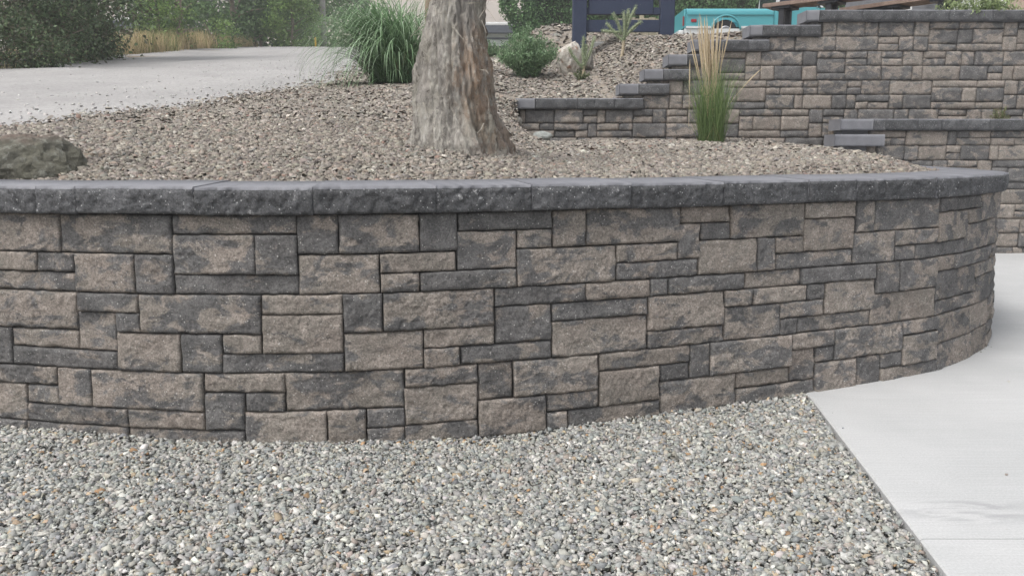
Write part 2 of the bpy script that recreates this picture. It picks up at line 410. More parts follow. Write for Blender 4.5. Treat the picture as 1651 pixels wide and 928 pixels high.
# ------------------------------------------------------------------ wall blocks
def stone_mesh(name, w, h, seed, spacing, depth=.11, rough=.006, rnd=.011, wl=0., wr=0., pillow=.006):
    """split-face block, face in the x-z plane looking to -y, centred; wl / wr draw the back corners in"""
    nx = max(3, int(round(w/spacing))+1); nz = max(3, int(round(h/spacing))+1)
    x = np.linspace(-w/2, w/2, nx); z = np.linspace(-h/2, h/2, nz)
    # denser rows at the arris
    X, Z = np.meshgrid(x, z)
    so = seed*7.13
    e1 = np.minimum(X+w/2, w/2-X); e2 = np.minimum(Z+h/2, h/2-Z); e = np.minimum(e1, e2)
    P3 = np.stack([X, Z, X*0], -1)
    rr = rnd*(1 + .9*vnoise(P3*26+so)); rr = np.maximum(rr, .003)
    t = np.clip(1-e/rr, 0, 1)
    relief = rough*.55*fbm(P3*85+so, 3) + pillow*vnoise(P3*8+so+5) + .0035*vnoise(P3*np.array([15, 26, 1])+so+9)
    inner = sstep(0, .012, e)
    Y = rr*1.1*t*t - relief*(.25+.75*inner)
    jx = .0022*vnoise(P3*34+so+31); jz = .0022*vnoise(P3*34+so+47)
    edge = (e < 1e-6)
    V = np.stack([X + jx*(edge | True), Y, Z + jz], -1)
    i = np.arange(nx*nz).reshape(nz, nx)
    Q = [np.stack([i[:-1,:-1], i[:-1,1:], i[1:,1:], i[1:,:-1]], -1).reshape(-1, 4)]
    ring = np.concatenate([i[0,:], i[1:,-1], i[-1,:-1][::-1], i[1:-1,0][::-1]])
    fv = V.reshape(-1, 3); n0 = len(fv)
    back = fv[ring].copy(); back[:,1] = depth
    back[:,0] = np.interp(back[:,0], [-w/2, w/2], [-w/2+wl, w/2-wr])
    k = np.arange(len(ring)); j = (k+1) % len(ring)
    Q.append(np.stack([ring[k], n0+k, n0+j, ring[j]], -1))
    ctr = np.array([[0, depth, 0]])
    T = np.stack([n0+k, np.full(len(k), n0+len(ring)), n0+j], -1)
    return np_mesh(name, np.concatenate([fv, back, ctr]), np.concatenate(Q), T)

SHARE = {'t': (.26, .42), 'm': (.44, .60), 'd': (.66, .84)}
def tint(o, kind):
    a, b = SHARE[kind]
    o.color = (random.uniform(a, b), random.random(), random.uniform(.97, 1.22), 1)

fw = empty('retaining_wall', (.4, 3.3, 0), 'long curved retaining wall of tan and charcoal blocks in front of the planter', 'retaining wall')
def kid(o, root): o.parent = root; o.location = Vector(o.location) - Vector(root.location)
bpy.context.view_layer.update()
def front_block(s0, s1, u0, u1, kind, spacing=.0065):
    z0, z1 = ZT-u1*U, ZT-u0*U; zm = (z0+z1)/2; g = .0017
    a, _ = wall_pt(s0+g, zm); b, _ = wall_pt(s1-g, zm); c = (a+b)/2; d = b-a; w = float(np.hypot(*d))
    if w < .02: return
    me = stone_mesh('block', w, z1-z0-.0045, random.randint(0, 9999), spacing, rough=random.uniform(.0045, .0075), rnd=random.uniform(.004, .009), pillow=.004, wl=.006, wr=.006)
    o = link('block', me, M['block']); yaw = math.atan2(d[1], d[0])
    n = np.array([d[1], -d[0]])/w; c = c + n*random.gauss(0, .0035)
    o.location = (c[0], c[1], zm); o.rotation_euler = (random.gauss(0, .006)-.06, 0, yaw + random.gauss(0, .008))
    tint(o, kind); kid(o, fw)
# courses read off the photograph: (top unit, bottom unit, left px, right px, colour)
B = """0 2 -85 96 t|2 3 -10 58 t|2 3 59 118 d|3 4 -110 121 m|0 2 96 275 m|2 4 119 215 m|2 4 216 278 d|0 1 276 477 m|1 3 277 410 m|1 3 411 479 d|3 4 280 481 d
0 2 478 545 d|2 4 481 612 t|0 2 546 676 m|2 3 613 735 t|3 4 614 677 m|3 4 678 833 d|0 2 677 738 d|0 1 739 891 d|1 3 737 834 m|1 2 835 891 m|0 2 892 946 m|2 4 834 994 m
0 2 947 1098 m|2 3 995 1092 t|3 4 995 1126 d|0 1 1099 1179 t|1 3 1093 1131 m|1 2 1132 1179 m|2 4 1127 1221 t|0 2 1180 1298 m|2 4 1222 1251 d|2 3 1252 1296 m|3 4 1252 1375 d
0 1 1299 1381 t|1 3 1297 1379 t|0 2 1382 1411 d|2 4 1377 1445 m|0 2 1412 1517 m|2 3 1446 1514 m|3 4 1446 1478 m|3 4 1479 1556 d|0 1 1518 1584 d|1 3 1515 1562 t|1 2 1563 1582 m|2 4 1558 1606 m|0 2 1585 1612 m
4 6 -75 123 m|6 8 -60 18 d|6 7 19 126 t|7 8 20 189 d|4 5 124 222 m|5 7 125 187 m|5 6 187 225 d|6 8 188 290 m|4 6 224 420 m|6 8 291 357 d|6 7 358 421 m|7 8 358 554 d|4 5 421 552 t|5 7 422 553 t
4 6 553 617 d|6 8 555 683 t|4 6 618 797 m|6 7 684 798 t|7 8 684 742 m|7 8 743 890 d|4 5 798 944 d|5 7 799 890 d|4 5 945 1048 t|5 6 891 1045 d|6 8 891 1045 m|4 5 1049 1078 d|4 5 1079 1203 d
5 7 1046 1169 t|7 8 1046 1168 m|4 5 1204 1293 t|5 6 1170 1215 m|6 8 1169 1259 m|5 6 1216 1302 t|4 5 1294 1414 d|5 6 1303 1331 d|6 7 1259 1329 m|7 8 1258 1286 d|7 8 1287 1403 m|5 7 1332 1413 t
4 6 1415 1451 d|4 6 1452 1514 m|6 8 1404 1509 m|4 5 1515 1541 t|5 7 1510 1574 m|4 5 1542 1593 d|5 6 1575 1601 m|7 8 1510 1574 m|6 8 1575 1597 m
8 9 -60 91 m|9 11 -70 42 m|9 10 43 94 d|8 10 92 146 m|10 11 43 205 m|8 10 147 327 m|10 11 206 329 t|8 9 328 458 t|9 11 329 394 d|9 10 395 458 m|10 12 395 527 t|8 10 459 652 m|10 12 528 591 m|10 11 592 653 d|11 12 592 653 m
8 9 653 771 m|9 11 653 771 t|11 12 653 771 m|8 10 772 828 m|10 12 772 881 t|8 10 829 966 m|10 11 882 965 m|11 12 882 916 d|11 12 917 1064 m|8 9 967 1113 m|9 11 967 1064 t|9 10 1065 1112 d|8 10 1113 1145 d|10 12 1065 1187 m
8 10 1146 1277 m|10 11 1188 1273 t|11 12 1188 1313 m|8 9 1278 1345 m|9 11 1275 1315 m|9 10 1316 1345 d|10 12 1315 1380 m|8 10 1346 1457 m|10 12 1381 1420 d|10 11 1421 1455 d|11 12 1421 1510 m|8 9 1458 1516 m|9 11 1456 1511 m|8 10 1513 1565 m|10 12 1511 1566 m|8 10 1566 1594 m|10 12 1567 1591 m
11 12 -70 42 m|11 12 43 205 m|11 12 206 394 m|12 13 -70 90 m|12 13 91 300 m|12 13 301 480 t|12 13 481 640 m|12 13 641 800 d|12 13 801 980 m|12 13 981 1130 m|12 13 1131 1308 m"""
ends = {}
for tok in B.replace('\n', '|').split('|'):
    u0, u1, x0, x1, k = tok.split(); u0, u1, x0, x1 = int(u0), int(u1), float(x0), float(x1)
    zm = ZT-(u0+u1)/2*U
    def sp(x): return s_of_px(x, zm) if x >= 0 else s_of_px(0, zm) + x*.00252
    s0, s1 = sp(x0), sp(x1)
    front_block(s0, s1, u0, u1, k)
    for u in range(u0, u1): ends.setdefault(u, []).append((s0, s1))
# modular ashlar panels, four units high, for the stretches the photograph does not show block by block
PAN = [[(0,6,0,2),(0,4,2,4),(4,6,2,4)], [(0,6,0,1),(0,4,1,3),(4,6,1,3),(0,6,3,4)], [(0,2,0,2),(2,6,0,2),(0,4,2,4),(4,6,2,3),(4,6,3,4)],
       [(0,4,0,1),(0,4,1,3),(4,6,0,2),(4,6,2,4),(0,4,3,4)], [(0,1.5,0,2),(1.5,6,0,2),(0,3,2,4),(3,6,2,3),(3,6,3,4)],
       [(0,4,0,2),(4,5.2,0,2),(0,2,2,3),(2,5.2,2,3),(0,5.2,3,4)], [(0,5,0,2),(0,2,2,4),(2,5,2,3),(2,5,3,4)], [(0,3,0,1),(0,3,1,2),(3,5,0,2),(0,5,2,4)],
       [(0,2,0,1),(0,2,1,2),(2,6,0,2),(0,1.3,2,4),(1.3,6,2,3),(1.3,3,3,4),(3,6,3,4)]]
def panel_run(length, rnd):
    x = 0; out = []
    while x < length-.02:
        p = rnd.choice(PAN); W = max(q[1] for q in p); mv = rnd.random() < .5; mh = rnd.random() < .5; sc = rnd.uniform(.94, 1.08)
        for a, b, c, d in p:
            if mh: a, b = W-b, W-a
            if mv: c, d = 4-d, 4-c
            a, b = x + a*U*sc, min(length, x + b*U*sc)
            if b-a > .03: out.append((a, b, c, d))
        x += W*U*sc
    return out
rr = random.Random(5)
for u in range(13):
    ss = ends[u]; lo, hi = min(s for s, _ in ss), max(e for _, e in ss)
    # single-unit filler where the traced courses stop, both ends
    x = hi
    while x < PS[-1]-.05:
        wd = rr.choice([.12, .16, .23, .3]); front_block(x, min(x+wd, PS[-1]), u, u+1, rr.choice('tmmd'), .03); x += wd
    x = lo
    while x > .3:
        wd = rr.choice([.12, .2, .3, .4]); front_block(max(x-wd, .1), x, u, u+1, rr.choice('tmmd'), .03); x -= wd
# dark fill that closes the joints, and the hidden back of the wall
def ribbon(name, ss, z0, z1, off0, off1, m, root):
    V = []; Q = []
    for s in ss:
        a, n = wall_pt(s, z0); b, _ = wall_pt(s, z1)
        V += [(*(a-n*off0), z0), (*(b-n*off0), z1), (*(b-n*off1), z1), (*(a-n*off1), z0)]
    for i in range(len(ss)-1):
        for k in range(4): Q.append((i*4+k, i*4+(k+1) % 4, (i+1)*4+(k+1) % 4, (i+1)*4+k))
    Q = [q[::-1] for q in Q]
    o = link(name, np_mesh(name, V, Q), m); kid(o, root); return o
ribbon('joint_fill', np.arange(.05, PS[-1], .1), -.095, ZT-.003, .032, .27, M['core'], fw)

def cap_mesh(name, fl, fr, br, bl, z0, z1, seed, spacing, rough_front=True, bev=.009, tilt=0.):
    """cap stone over a four-cornered footprint; rough front between fl and fr, sawn elsewhere"""
    fl, fr, br, bl = map(np.array, (fl, fr, br, bl)); d = fr-fl; w = float(np.hypot(*d)); h = z1-z0; n = np.array([d[1], -d[0]])/w
    nx = max(3, int(w/spacing)+1); nz = max(3, int((h-bev)/spacing)+1)
    xs = np.linspace(0, 1, nx); zs = np.concatenate([np.linspace(0, h-bev, nz)])
    X, Z = np.meshgrid(xs*w, zs); so = seed*3.7
    P3 = np.stack([X, Z, X*0], -1)
    if rough_front:
        e = np.minimum(np.minimum(X, w-X), np.minimum(Z, h-bev-Z)); t = np.clip(1-e/.009, 0, 1)
        Y = .0065*fbm(P3*62+so, 3) + .004*vnoise(P3*9+so) + .004*vnoise(P3*np.array([14, 26, 1])+so+7) - .007*t*t
    else: Y = X*0 + .0007*vnoise(P3*40+so)
    Pf = fl + (X/w)[..., None]*d + Y[..., None]*n
    V = [np.concatenate([Pf, (z0+Z)[..., None]], -1).reshape(-1, 3)]
    i = np.arange(nx*nz).reshape(nz, nx); Q = [np.stack([i[:-1,:-1], i[:-1,1:], i[1:,1:], i[1:,:-1]], -1).reshape(-1, 4)]
    nb = nx*nz
    tf = fl + xs[:, None]*d - n*bev*.9; tb = bl + xs[:, None]*(br-bl)
    V.append(np.concatenate([tf, np.full((nx, 1), z1)], 1)); V.append(np.concatenate([tb, np.full((nx, 1), z1+tilt)], 1))
    V.append(np.concatenate([tb, np.full((nx, 1), z0+tilt)], 1))
    r0 = i[-1]; r1 = nb+np.arange(nx); r2 = r1+nx; r3 = r2+nx; mats = [0]*(len(Q[0]))
    for a, b in ((r0, r1), (r1, r2), (r2, r3), (r3, i[0])):
        Q.append(np.stack([a[:-1], a[1:], b[1:], b[:-1]], -1)); mats += [1]*(nx-1)
    Q = np.concatenate(Q)
    me = np_mesh(name, np.concatenate(V), Q)
    # ends
    import bmesh
    bm = bmesh.new(); bm.from_mesh(me); bm.verts.ensure_lookup_table()
    for col_ in (0, -1):
        loop = [bm.verts[int(k)] for k in i[:, col_]] + [bm.verts[int(r[col_])] for r in (r1, r2, r3)]
        if col_ == 0: loop = loop[::-1]
        bm.faces.new(loop); mats.append(1)
    bm.to_mesh(me); bm.free()
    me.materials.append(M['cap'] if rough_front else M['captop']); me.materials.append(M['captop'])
    me.polygons.foreach_set('material_index', np.array(mats, np.int32)); me.update()
    return me
def place_cap(fl, fr, br, bl, z0, z1, root, spacing=.0075, rough=True, bloom=0., tilt=0.):
    c = (np.array(fl)+np.array(fr)+np.array(br)+np.array(bl))/4; d = np.array(fr)-np.array(fl); yaw = math.atan2(d[1], d[0])
    cs, sn = math.cos(-yaw), math.sin(-yaw)
    L = [((p[0]-c[0])*cs-(p[1]-c[1])*sn, (p[0]-c[0])*sn+(p[1]-c[1])*cs) for p in (fl, fr, br, bl)]
    zm = (z0+z1)/2
    me = cap_mesh('cap_stone', *L, z0-zm, z1-zm, random.randint(0, 999), spacing, rough, tilt=tilt)
    o = link('cap_stone', me); o.location = (c[0], c[1], zm); o.rotation_euler = (0, 0, yaw)
    o.color = (bloom, random.random(), random.uniform(.84, 1.16), 1); kid(o, root); return o
CAPZ = (ZT, ZT+.102)
capj = [s_of_px(0, .95, .035)-.70, s_of_px(0, .95, .035)-.26] + [s_of_px(p, .95, .035) for p in (57,120,311,503,704,858,1018,1168,1304,1382,1428,1512,1584)]
s = capj[0]; pre = []
while s > .6: s -= .46; pre.append(s)
capj = pre[::-1] + capj; s = capj[-1]
while s < PS[-1]-.2: s += .22 if s < 9.2 else .35; capj.append(min(s, PS[-1]))
for k in range(len(capj)-1):
    s0, s1 = capj[k]+.001, capj[k+1]-.001
    if s1-s0 < .04: continue
    a, na = wall_pt(s0, .9, .034); b, nb_ = wall_pt(s1, .9, .034); dz = random.gauss(0, .0012)
    jog = (b-a)*0 + na*random.gauss(0, .003)
    px = topx(a[0], a[1], .95)[0]
    place_cap(a+jog, b+jog, b-nb_*.335, a-na*.335, CAPZ[0]+dz, CAPZ[1]+dz, fw, .0075 if s1 < 8.2 else .03, True,
              1. if (700 < px < 860 or 1370 < px < 1600) else (.7 if 300 < px < 320 or 850 < px < 1000 else .25), .011)

# ------------------------------------------------------------------ the tall stepped wall behind
_cache = {}
def shared_stone(w, h, spacing):
    key = (round(w/.0127), round(h/.0381), random.randint(0, 1))
    if key not in _cache:
        me = stone_mesh('block', key[0]*.0127-.004, key[1]*.0381-.0045, random.randint(0, 9999), spacing, rough=.006, rnd=.010, pillow=.007); _cache[key] = me
    return _cache[key]
def flat_block(x0, x1, z0, z1, Y, root, spacing=.018):
    w = round((x1-x0)/.0127)*.0127
    if w < .03: return
    o = link('block', shared_stone(x1-x0, z1-z0, spacing), M['block'])
    o.location = ((x0+x1)/2, Y + random.gauss(0, .005), (z0+z1)/2); o.scale = ((x1-x0-.004)/(w-.004), 1, 1)
    o.rotation_euler = (0, 0, random.gauss(0, .012)); tint(o, random.choice('tttmmmmdd')); kid(o, root)
CAPE = [at(p, 150, DW).x for p in (1037, 1078, 1112, 1150, 1235, 1315)] + [6.8]
ROWX = [STEPX[0]+.05] + [CAPE[k] for k in range(6)]        # where each double course starts
bw = empty('retaining_wall', (2.8, DW, 1.1), 'tall stepped retaining wall of tan and grey blocks at the back of the planter', 'retaining wall')
bpy.context.view_layer.update()
XR = 6.8; ztop = ZST[6]; rb = random.Random(21)
def row_start(z):                                          # z = middle of a unit course
    if z < ZST[0]: return ROWX[0]
    return ROWX[min(6, int((z-ZST[0])/.1524)+1)]
for band in range(5):
    for a, b, c, d in panel_run(XR-.05, rb):
        x0, x1 = a+.05, b+.05; us = list(range(c, d))
        st = [row_start(ztop-(band*4+u+.5)*U) for u in us]
        if ztop-(band*4+c)*U < 1.13: continue
        if max(st)-min(st) > .01 and x0 < max(st):
            for u, s0 in zip(us, st):
                if x1 > s0+.05: flat_block(max(x0, s0), x1, ztop-(band*4+u+1)*U, ztop-(band*4+u)*U, DW, bw)
        elif x1 > st[0]+.05: flat_block(max(x0, st[0]), x1, ztop-(band*4+d)*U, ztop-(band*4+c)*U, DW, bw)
for k in range(7):                                         # caps: a sawn end piece, then split-face pieces
    x0 = STEPX[k]; x1 = CAPE[k]; z0 = ZST[k]; y0 = DW-.045; y1 = DW+.27; sm = .21 if k < 4 else (.19 if k == 4 else .13)
    xs = [x0, x0+sm]; x = x0+sm
    while x1-x > .62: x += rb.choice([.40, .46, .46]); xs.append(x)
    xs.append(x1)
    for i in range(len(xs)-1):
        if xs[i+1]-xs[i] < .05: continue
        a, b = xs[i]+.001, xs[i+1]-.001; skew = .03 if (i == 0 and k > 4) else 0
        place_cap((a, y0+skew), (b, y0), (b, y1), (a, y1), z0, z0+.112, bw, .018, i > 0, .5 if i == 4 else .1)
    if k < 6:                                              # sliver of block between this cap and the next step's cap
        flat_block(STEPX[k+1]+.06, x1, z0+.1135, ZST[k+1], DW+.005, bw)
mb = MB()
for k in range(7):
    mb.box(ROWX[k]+.01 if k else STEPX[0]+.07, XR, DW+.03, DW+.26, 1.0 if k == 0 else ZST[k-1], ZST[k]-.002)
kid(mb.build('joint_fill', M['core']), bw)

# ------------------------------------------------------------------ lower terrace wall on the right
DL = 8.50; XL0 = at(1400, 230, DL).x; ZL = 1.318
lw = empty('retaining_wall', (4.5, DL, .1), 'low terrace retaining wall of tan blocks beside the concrete driveway', 'retaining wall')
bpy.context.view_layer.update()
for band in range(5):
    for a, b, c, d in panel_run(XR-XL0, rb):
        if ZL-(band*4+d)*U > -.06: flat_block(XL0+a, XL0+b, ZL-(band*4+d)*U, ZL-(band*4+c)*U, DL, lw)
xs = [at(1352, 200, DL).x, at(1405, 200, DL).x, at(1425, 200, DL).x, at(1476, 200, DL).x, at(1515, 200, DL).x, at(1592, 200, DL).x, 5.62, 6.1, XR]
for i in range(len(xs)-1):
    place_cap((xs[i]+.001, DL-.05), (xs[i+1]-.001, DL-.05), (xs[i+1]-.001, DL+.27), (xs[i]+.001, DL+.27), ZL, ZL+.115, lw, .018, i > 0, .1)
xa, xb = at(1340, 230, DL).x, at(1420, 230, DL).x
place_cap((xa, DL-.09), (xb, DL-.09), (xb, DL+.2), (xa, DL+.2), ZL-.163, ZL-.042, lw, .018, False)
for zz in (ZL-.042, ZL-.30):                               # recessed sawn ends of the hollow blocks under the caps
    kid(MB().box(at(1357, 230, DL).x, XL0+.02, DL+.035, DL+.22, zz+.002 if zz > 1.2 else zz, (ZL-.003) if zz > 1.2 else ZL-.166, 0).build('end_block', M['captop']), lw)
kid(MB().box(XL0+.02, XR, DL+.03, DL+.22, -.05, ZL-.003).build('joint_fill', M['core']), lw)
tag(MB().box(XL0-.25, XR, DL+.2, DW+.02, 1.0, ZL+.06).build('terrace_soil', M['subbed']), 'narrow strip of soil between the two right hand walls', 'ground', kind='structure')

# ------------------------------------------------------------------ gravel
CUB_V = np.array([(x,y,z) for z in (-1,1) for y in (-1,1) for x in (-1,1)])*.72
CUB_T = np.array([(4,5,7),(4,7,6),(0,1,5),(0,5,4),(2,6,7),(2,7,3),(0,4,6),(0,6,2),(1,3,7),(1,7,5)])
WED_V = np.array([(-1,-1,-.8),(1,-1,-.8),(1,1,-.8),(-1,1,-.8),(-.55,.1,.8),(.6,-.1,.8)])*.8
WED_T = np.array([(0,1,5),(0,5,4),(1,2,5),(2,3,4),(2,4,5),(3,0,4)])
def rot_mats(n, tilt):
    a = rng.random(n)*2*np.pi; b = rng.normal(0, tilt, n); c = rng.normal(0, tilt, n); o = np.zeros(n); l = np.ones(n)
    Rz = np.stack([np.stack([np.cos(a),-np.sin(a),o],-1), np.stack([np.sin(a),np.cos(a),o],-1), np.stack([o,o,l],-1)], 1)
    Rx = np.stack([np.stack([l,o,o],-1), np.stack([o,np.cos(b),-np.sin(b)],-1), np.stack([o,np.sin(b),np.cos(b)],-1)], 1)
    Ry = np.stack([np.stack([np.cos(c),o,np.sin(c)],-1), np.stack([o,l,o],-1), np.stack([-np.sin(c),o,np.cos(c)],-1)], 1)
    return Ry @ Rx @ Rz
def stones(name, P, size, base, pal, wts, flat=.55, tilt=.35, jit=.28, val=.16, m=None, gain=1.0):
    """crushed stones: P centres, size half-lengths, base 'cub' (near) or 'wed' (far, fewer faces)"""
    BV, BT = (WED_V, WED_T) if base == 'wed' else (CUB_V, CUB_T)
    n = len(P); k = len(BV)
    V = BV[None]*(1 + 0*P[:, :1, None]) + rng.normal(0, jit, (n, k, 3))*.8
    sc = np.stack([size*rng.uniform(.8, 1.35, n), size*rng.uniform(.55, .95, n), size*flat*rng.uniform(.6, 1.3, n)], -1)
    V = V*sc[:, None, :]
    V = np.einsum('nij,nkj->nki', rot_mats(n, tilt), V) + P[:, None, :]
    T = (BT[None] + (np.arange(n)*k)[:, None, None]).reshape(-1, 3)
    pal = np.array(pal)*gain; ci = rng.choice(len(pal), n, p=np.array(wts)/sum(wts)); c = pal[ci]*rng.lognormal(0, val, (n, 1))
    c = np.clip(c*(1+rng.normal(0, .018, (n, 3))), .02, .85)
    return link(name, np_mesh(name, V.reshape(-1, 3), None, T, np.repeat(c, k, 0)), m or M['gravel'])
GREY = [(.34,.34,.325),(.42,.42,.40),(.27,.28,.28),(.31,.325,.325),(.50,.49,.46),(.39,.37,.32),(.44,.35,.25),(.42,.28,.17),(.62,.61,.58),(.37,.32,.29),(.20,.21,.215)]
GW = [24,22,13,10,13,9,2.4,.9,5,3,4]
def pts_in(n, x0, x1, y0, y1): return np.stack([rng.uniform(x0, x1, n), rng.uniform(y0, y1, n)], -1)
P = pts_in(245000, -4.0, 2.3, 1.1, 3.95); X, Y = P.T
vis = (np.abs(X) < .70*Y+.25) & (Y > 1.75)
keep = (vis | (rng.random(len(X)) < .22)) & (X < conc_edge(Y)-.012+.01*rng.normal(size=len(X))) & (Y < np.interp(X, PATH[:760,0], PATH[:760,1])+.2)
X, Y = X[keep], Y[keep]; d = wall_dist(X, Y); k2 = d < -.005; X, Y, d = X[k2], Y[k2], d[k2]
sz = np.clip(rng.lognormal(math.log(.0069), .36, len(X)), .0035, .0165)
Z = gz(X, Y) - .010 + rng.random(len(X))*.010 + sz*.15 + .012*sstep(-.08, 0, d)*(rng.random(len(X)))
# sparse strays climb the slab edge and wall foot
g1 = stones('gravel', np.stack([X, Y, Z], -1), sz, 'cub', GREY, GW, .50, .48, .34, .15, gain=np.array([.90,.895,.875]))
tag(g1, 'loose light grey crushed gravel in front of the curved wall', 'gravel', kind='stuff')
BROWN = [(.265,.235,.205),(.31,.28,.24),(.22,.195,.172),(.36,.325,.28),(.28,.228,.19),(.25,.24,.215),(.48,.45,.40),(.29,.20,.165),(.17,.15,.135),(.275,.255,.215)]
BWT = [26,20,15,10,7,10,2.2,1.3,7,9]
def bed_layer(name, n, x0, x1, y0, y1, cond, size, base, lift, label, zf=bed):
    P = pts_in(n, x0, x1, y0, y1); X, Y = P.T; k = cond(X, Y); X, Y = X[k], Y[k]
    sz = np.clip(rng.lognormal(math.log(size), .36, len(X)), size*.5, size*2.3)
    Z = zf(X, Y) - .016 + rng.random(len(X))*lift + sz*.1
    o = stones(name, np.stack([X, Y, Z], -1), sz, base, BROWN, BWT, .45, .33, .24, .15, gain=np.array([.92,.915,.91]))
    return tag(o, label, 'gravel', kind='stuff')
inbed = lambda X, Y: (wall_dist(X, Y) > .30)
NEAR_EDGE = np.array([(-6.2,2.2),(-4.3,3.3),(-3.25,4.7),(-2.75,6.2),(-2.35,8.0),(-2.15,9.4),(-2.25,12),(-2.7,18),(-3.4,26),(-4.3,34),(-6,60)])
def right_of_road(X, Y, w=0): return X > np.interp(Y, NEAR_EDGE[:,1], NEAR_EDGE[:,0]) + w*rng.normal(size=np.shape(X))
bed_layer('gravel', 118000, -3.6, 3.4, 3.2, 5.2, lambda X, Y: inbed(X, Y) & (np.abs(X) < .72*Y+.3) & right_of_road(X, Y, .12), .0100, 'cub', .013, 'brown crushed gravel in the front of the raised planter')
bed_layer('gravel', 74000, -4.4, 3.9, 5.15, DW-.02, lambda X, Y: inbed(X, Y) & right_of_road(X, Y, .15), .0128, 'wed', .016, 'brown crushed gravel across the back of the raised planter')
bed_layer('gravel', 46000, -3.2, 4.2, DW+.28, 14.5, lambda X, Y: right_of_road(X, Y, .2) & (X < .62*Y), .0185, 'wed', .02, 'brown crushed gravel on the slope above the stepped wall', terrain)
bed_layer('gravel', 9000, -3.5, 6, 14.5, 24, lambda X, Y: right_of_road(X, Y, .2) & (X < .55*Y), .04, 'wed', .04, 'brown crushed gravel on the far slope by the sign', terrain)

X = rng.uniform(1.1, 3.0, 500); Y = rng.uniform(2.6, 4.9, 500); d = wall_dist(X, Y); e = X - conc_edge(Y)
k = (e > .02) & (d < -.01) & ((d > -.05) | ((e < .12) & (rng.random(500) < .5)) | (rng.random(500) < .04)); X, Y = X[k], Y[k]
tag(stones('gravel', np.stack([X, Y, cz(Y)+.003], -1), rng.uniform(.002, .006, len(X)), 'cub', GREY, GW, .6, .3, .25), 'few stray gravel chips lying on the concrete slab', 'gravel', kind='stuff')

# ------------------------------------------------------------------ road
FAR_EDGE = np.array([(-9.5,2),(-7.4,8),(-7.7,12),(-9.4,19),(-10.2,27),(-10.6,33),(-11,60)])
def road_mat():
    g = G('worn_gravel_road'); P = obj_coord(g)
    c = g.mix(g.ramp(g.noise(P, .8, 5, .6), .3, .7), (.315,.305,.30), (.37,.36,.352))
    v = g.n('TexVoronoi', Vector=P, Scale=42.0)
    c = g.mix(.15, c, g.mix(g.n('SeparateColor', i0=v.outputs['Color']).outputs[0], (.12,.12,.12), (.9,.9,.9)), 'OVERLAY')
    mp = g.n('Mapping', Vector=P, Rotation=(0,0,R(4)), Scale=(2.2, .12, 1)).outputs[0]
    c = g.mix(g.math('MULTIPLY', g.ramp(g.noise(mp, 1.2, 4), .5, .7), .25), c, (.36,.35,.34))
    return g.out(c, .95, g.bump(v.outputs['Distance'], .5, .008), .15)
M['road'] = road_mat()
ys = np.concatenate([np.arange(4.75, 14, .25), np.arange(14, 60, .8)]); V = []; nx = 24
for y in ys:
    a = np.interp(y, FAR_EDGE[:,1], FAR_EDGE[:,0]); b = np.interp(y, NEAR_EDGE[:,1], NEAR_EDGE[:,0]) + .06*math.sin(y*2.3)+.05*math.sin(y*5.1)
    for t in np.linspace(0, 1, nx): V.append((a+(b-a)*t, y, 0))
V = np.array(V); V[:,2] = terrain(V[:,0], V[:,1]) + np.tile(np.where(np.linspace(0, 1, nx) > .9, -.009, .010), len(ys))
i = np.arange(len(V)).reshape(len(ys), nx); Q = np.stack([i[:-1,:-1], i[:-1,1:], i[1:,1:], i[1:,:-1]], -1).reshape(-1, 4)
tag(link('road', np_mesh('road', V, Q, smooth=True), M['road']), 'pale worn gravel road climbing to the left', 'road', kind='structure')
P = pts_in(6500, -7.5, -1.5, 4, 16); X, Y = P.T; e = np.interp(Y, NEAR_EDGE[:,1], NEAR_EDGE[:,0]) - X
k = (e > -.15) & (rng.random(len(X)) < np.exp(-np.clip(e, 0, 9)/.9)); X, Y = X[k], Y[k]
tag(stones('gravel', np.stack([X, Y, terrain(X, Y)+.012], -1), rng.uniform(.006, .014, len(X)), 'cub', [(.46,.45,.43),(.40,.39,.38),(.54,.52,.50),(.33,.32,.31)], [4,3,2,1], .5, .4, .2),
    'pale loose gravel scattered along the road edge', 'gravel', kind='stuff')

# ------------------------------------------------------------------ rocks
def rock(name, loc, size, seed, m, label, cat='rock', sub=4, amp=.28, cuts=5, group=None, rz=0):
    import bmesh
    bm = bmesh.new(); bmesh.ops.create_icosphere(bm, subdivisions=sub, radius=1); me = bpy.data.meshes.new(name); bm.to_mesh(me); bm.free()
    V = np.empty(len(me.vertices)*3); me.vertices.foreach_get('co', V); V = V.reshape(-1, 3)
    r = 1 + amp*fbm(V*1.3+seed*5.1, 3)*.6 + .06*fbm(V*5+seed, 3)
    q = np.random.default_rng(seed); V = V*r[:, None]
    for _ in range(cuts):                                        # flat broken faces
        n = q.normal(size=3); n /= np.linalg.norm(n); dd = V@n; c = q.uniform(.55, .85); over = np.clip(dd-c, 0, 9); V = V - n*(over*.85)[:, None]
    V = V + (.018*fbm(V*14+seed, 2))[:, None]*V
    V = V*np.array(size); me.vertices.foreach_set('co', V.ravel().astype(np.float32)); me.update()
    o = link(name, me, m, None, loc, rz); return tag(o, label, cat, group)
def rock_mat(name, a, b, c, s=4, edge=None):
    g = G(name); P = obj_coord(g)
    col = g.mix(g.ramp(g.noise(P, s, 5, .65, .5), .35, .65), a, b)
    col = g.mix(g.ramp(g.noise(P, s*2.7, 5, .7), .52, .66), col, c)
    if edge:
        z = g.n('SeparateXYZ', i0=P).outputs[2]
        col = g.mix(g.math('MULTIPLY', g.ramp(g.math('ADD', z, g.math('MULTIPLY', g.noise(P, 9, 3), .12)), edge[0], edge[1]), .8), col, edge[2])
    f = g.noise(P, s*16, 5, .7); col = g.mix(.5, col, g.mix(f, (0,0,0), (1,1,1)), 'OVERLAY')
    return g.out(col, .9, g.bump(f, .7, .012), .2)
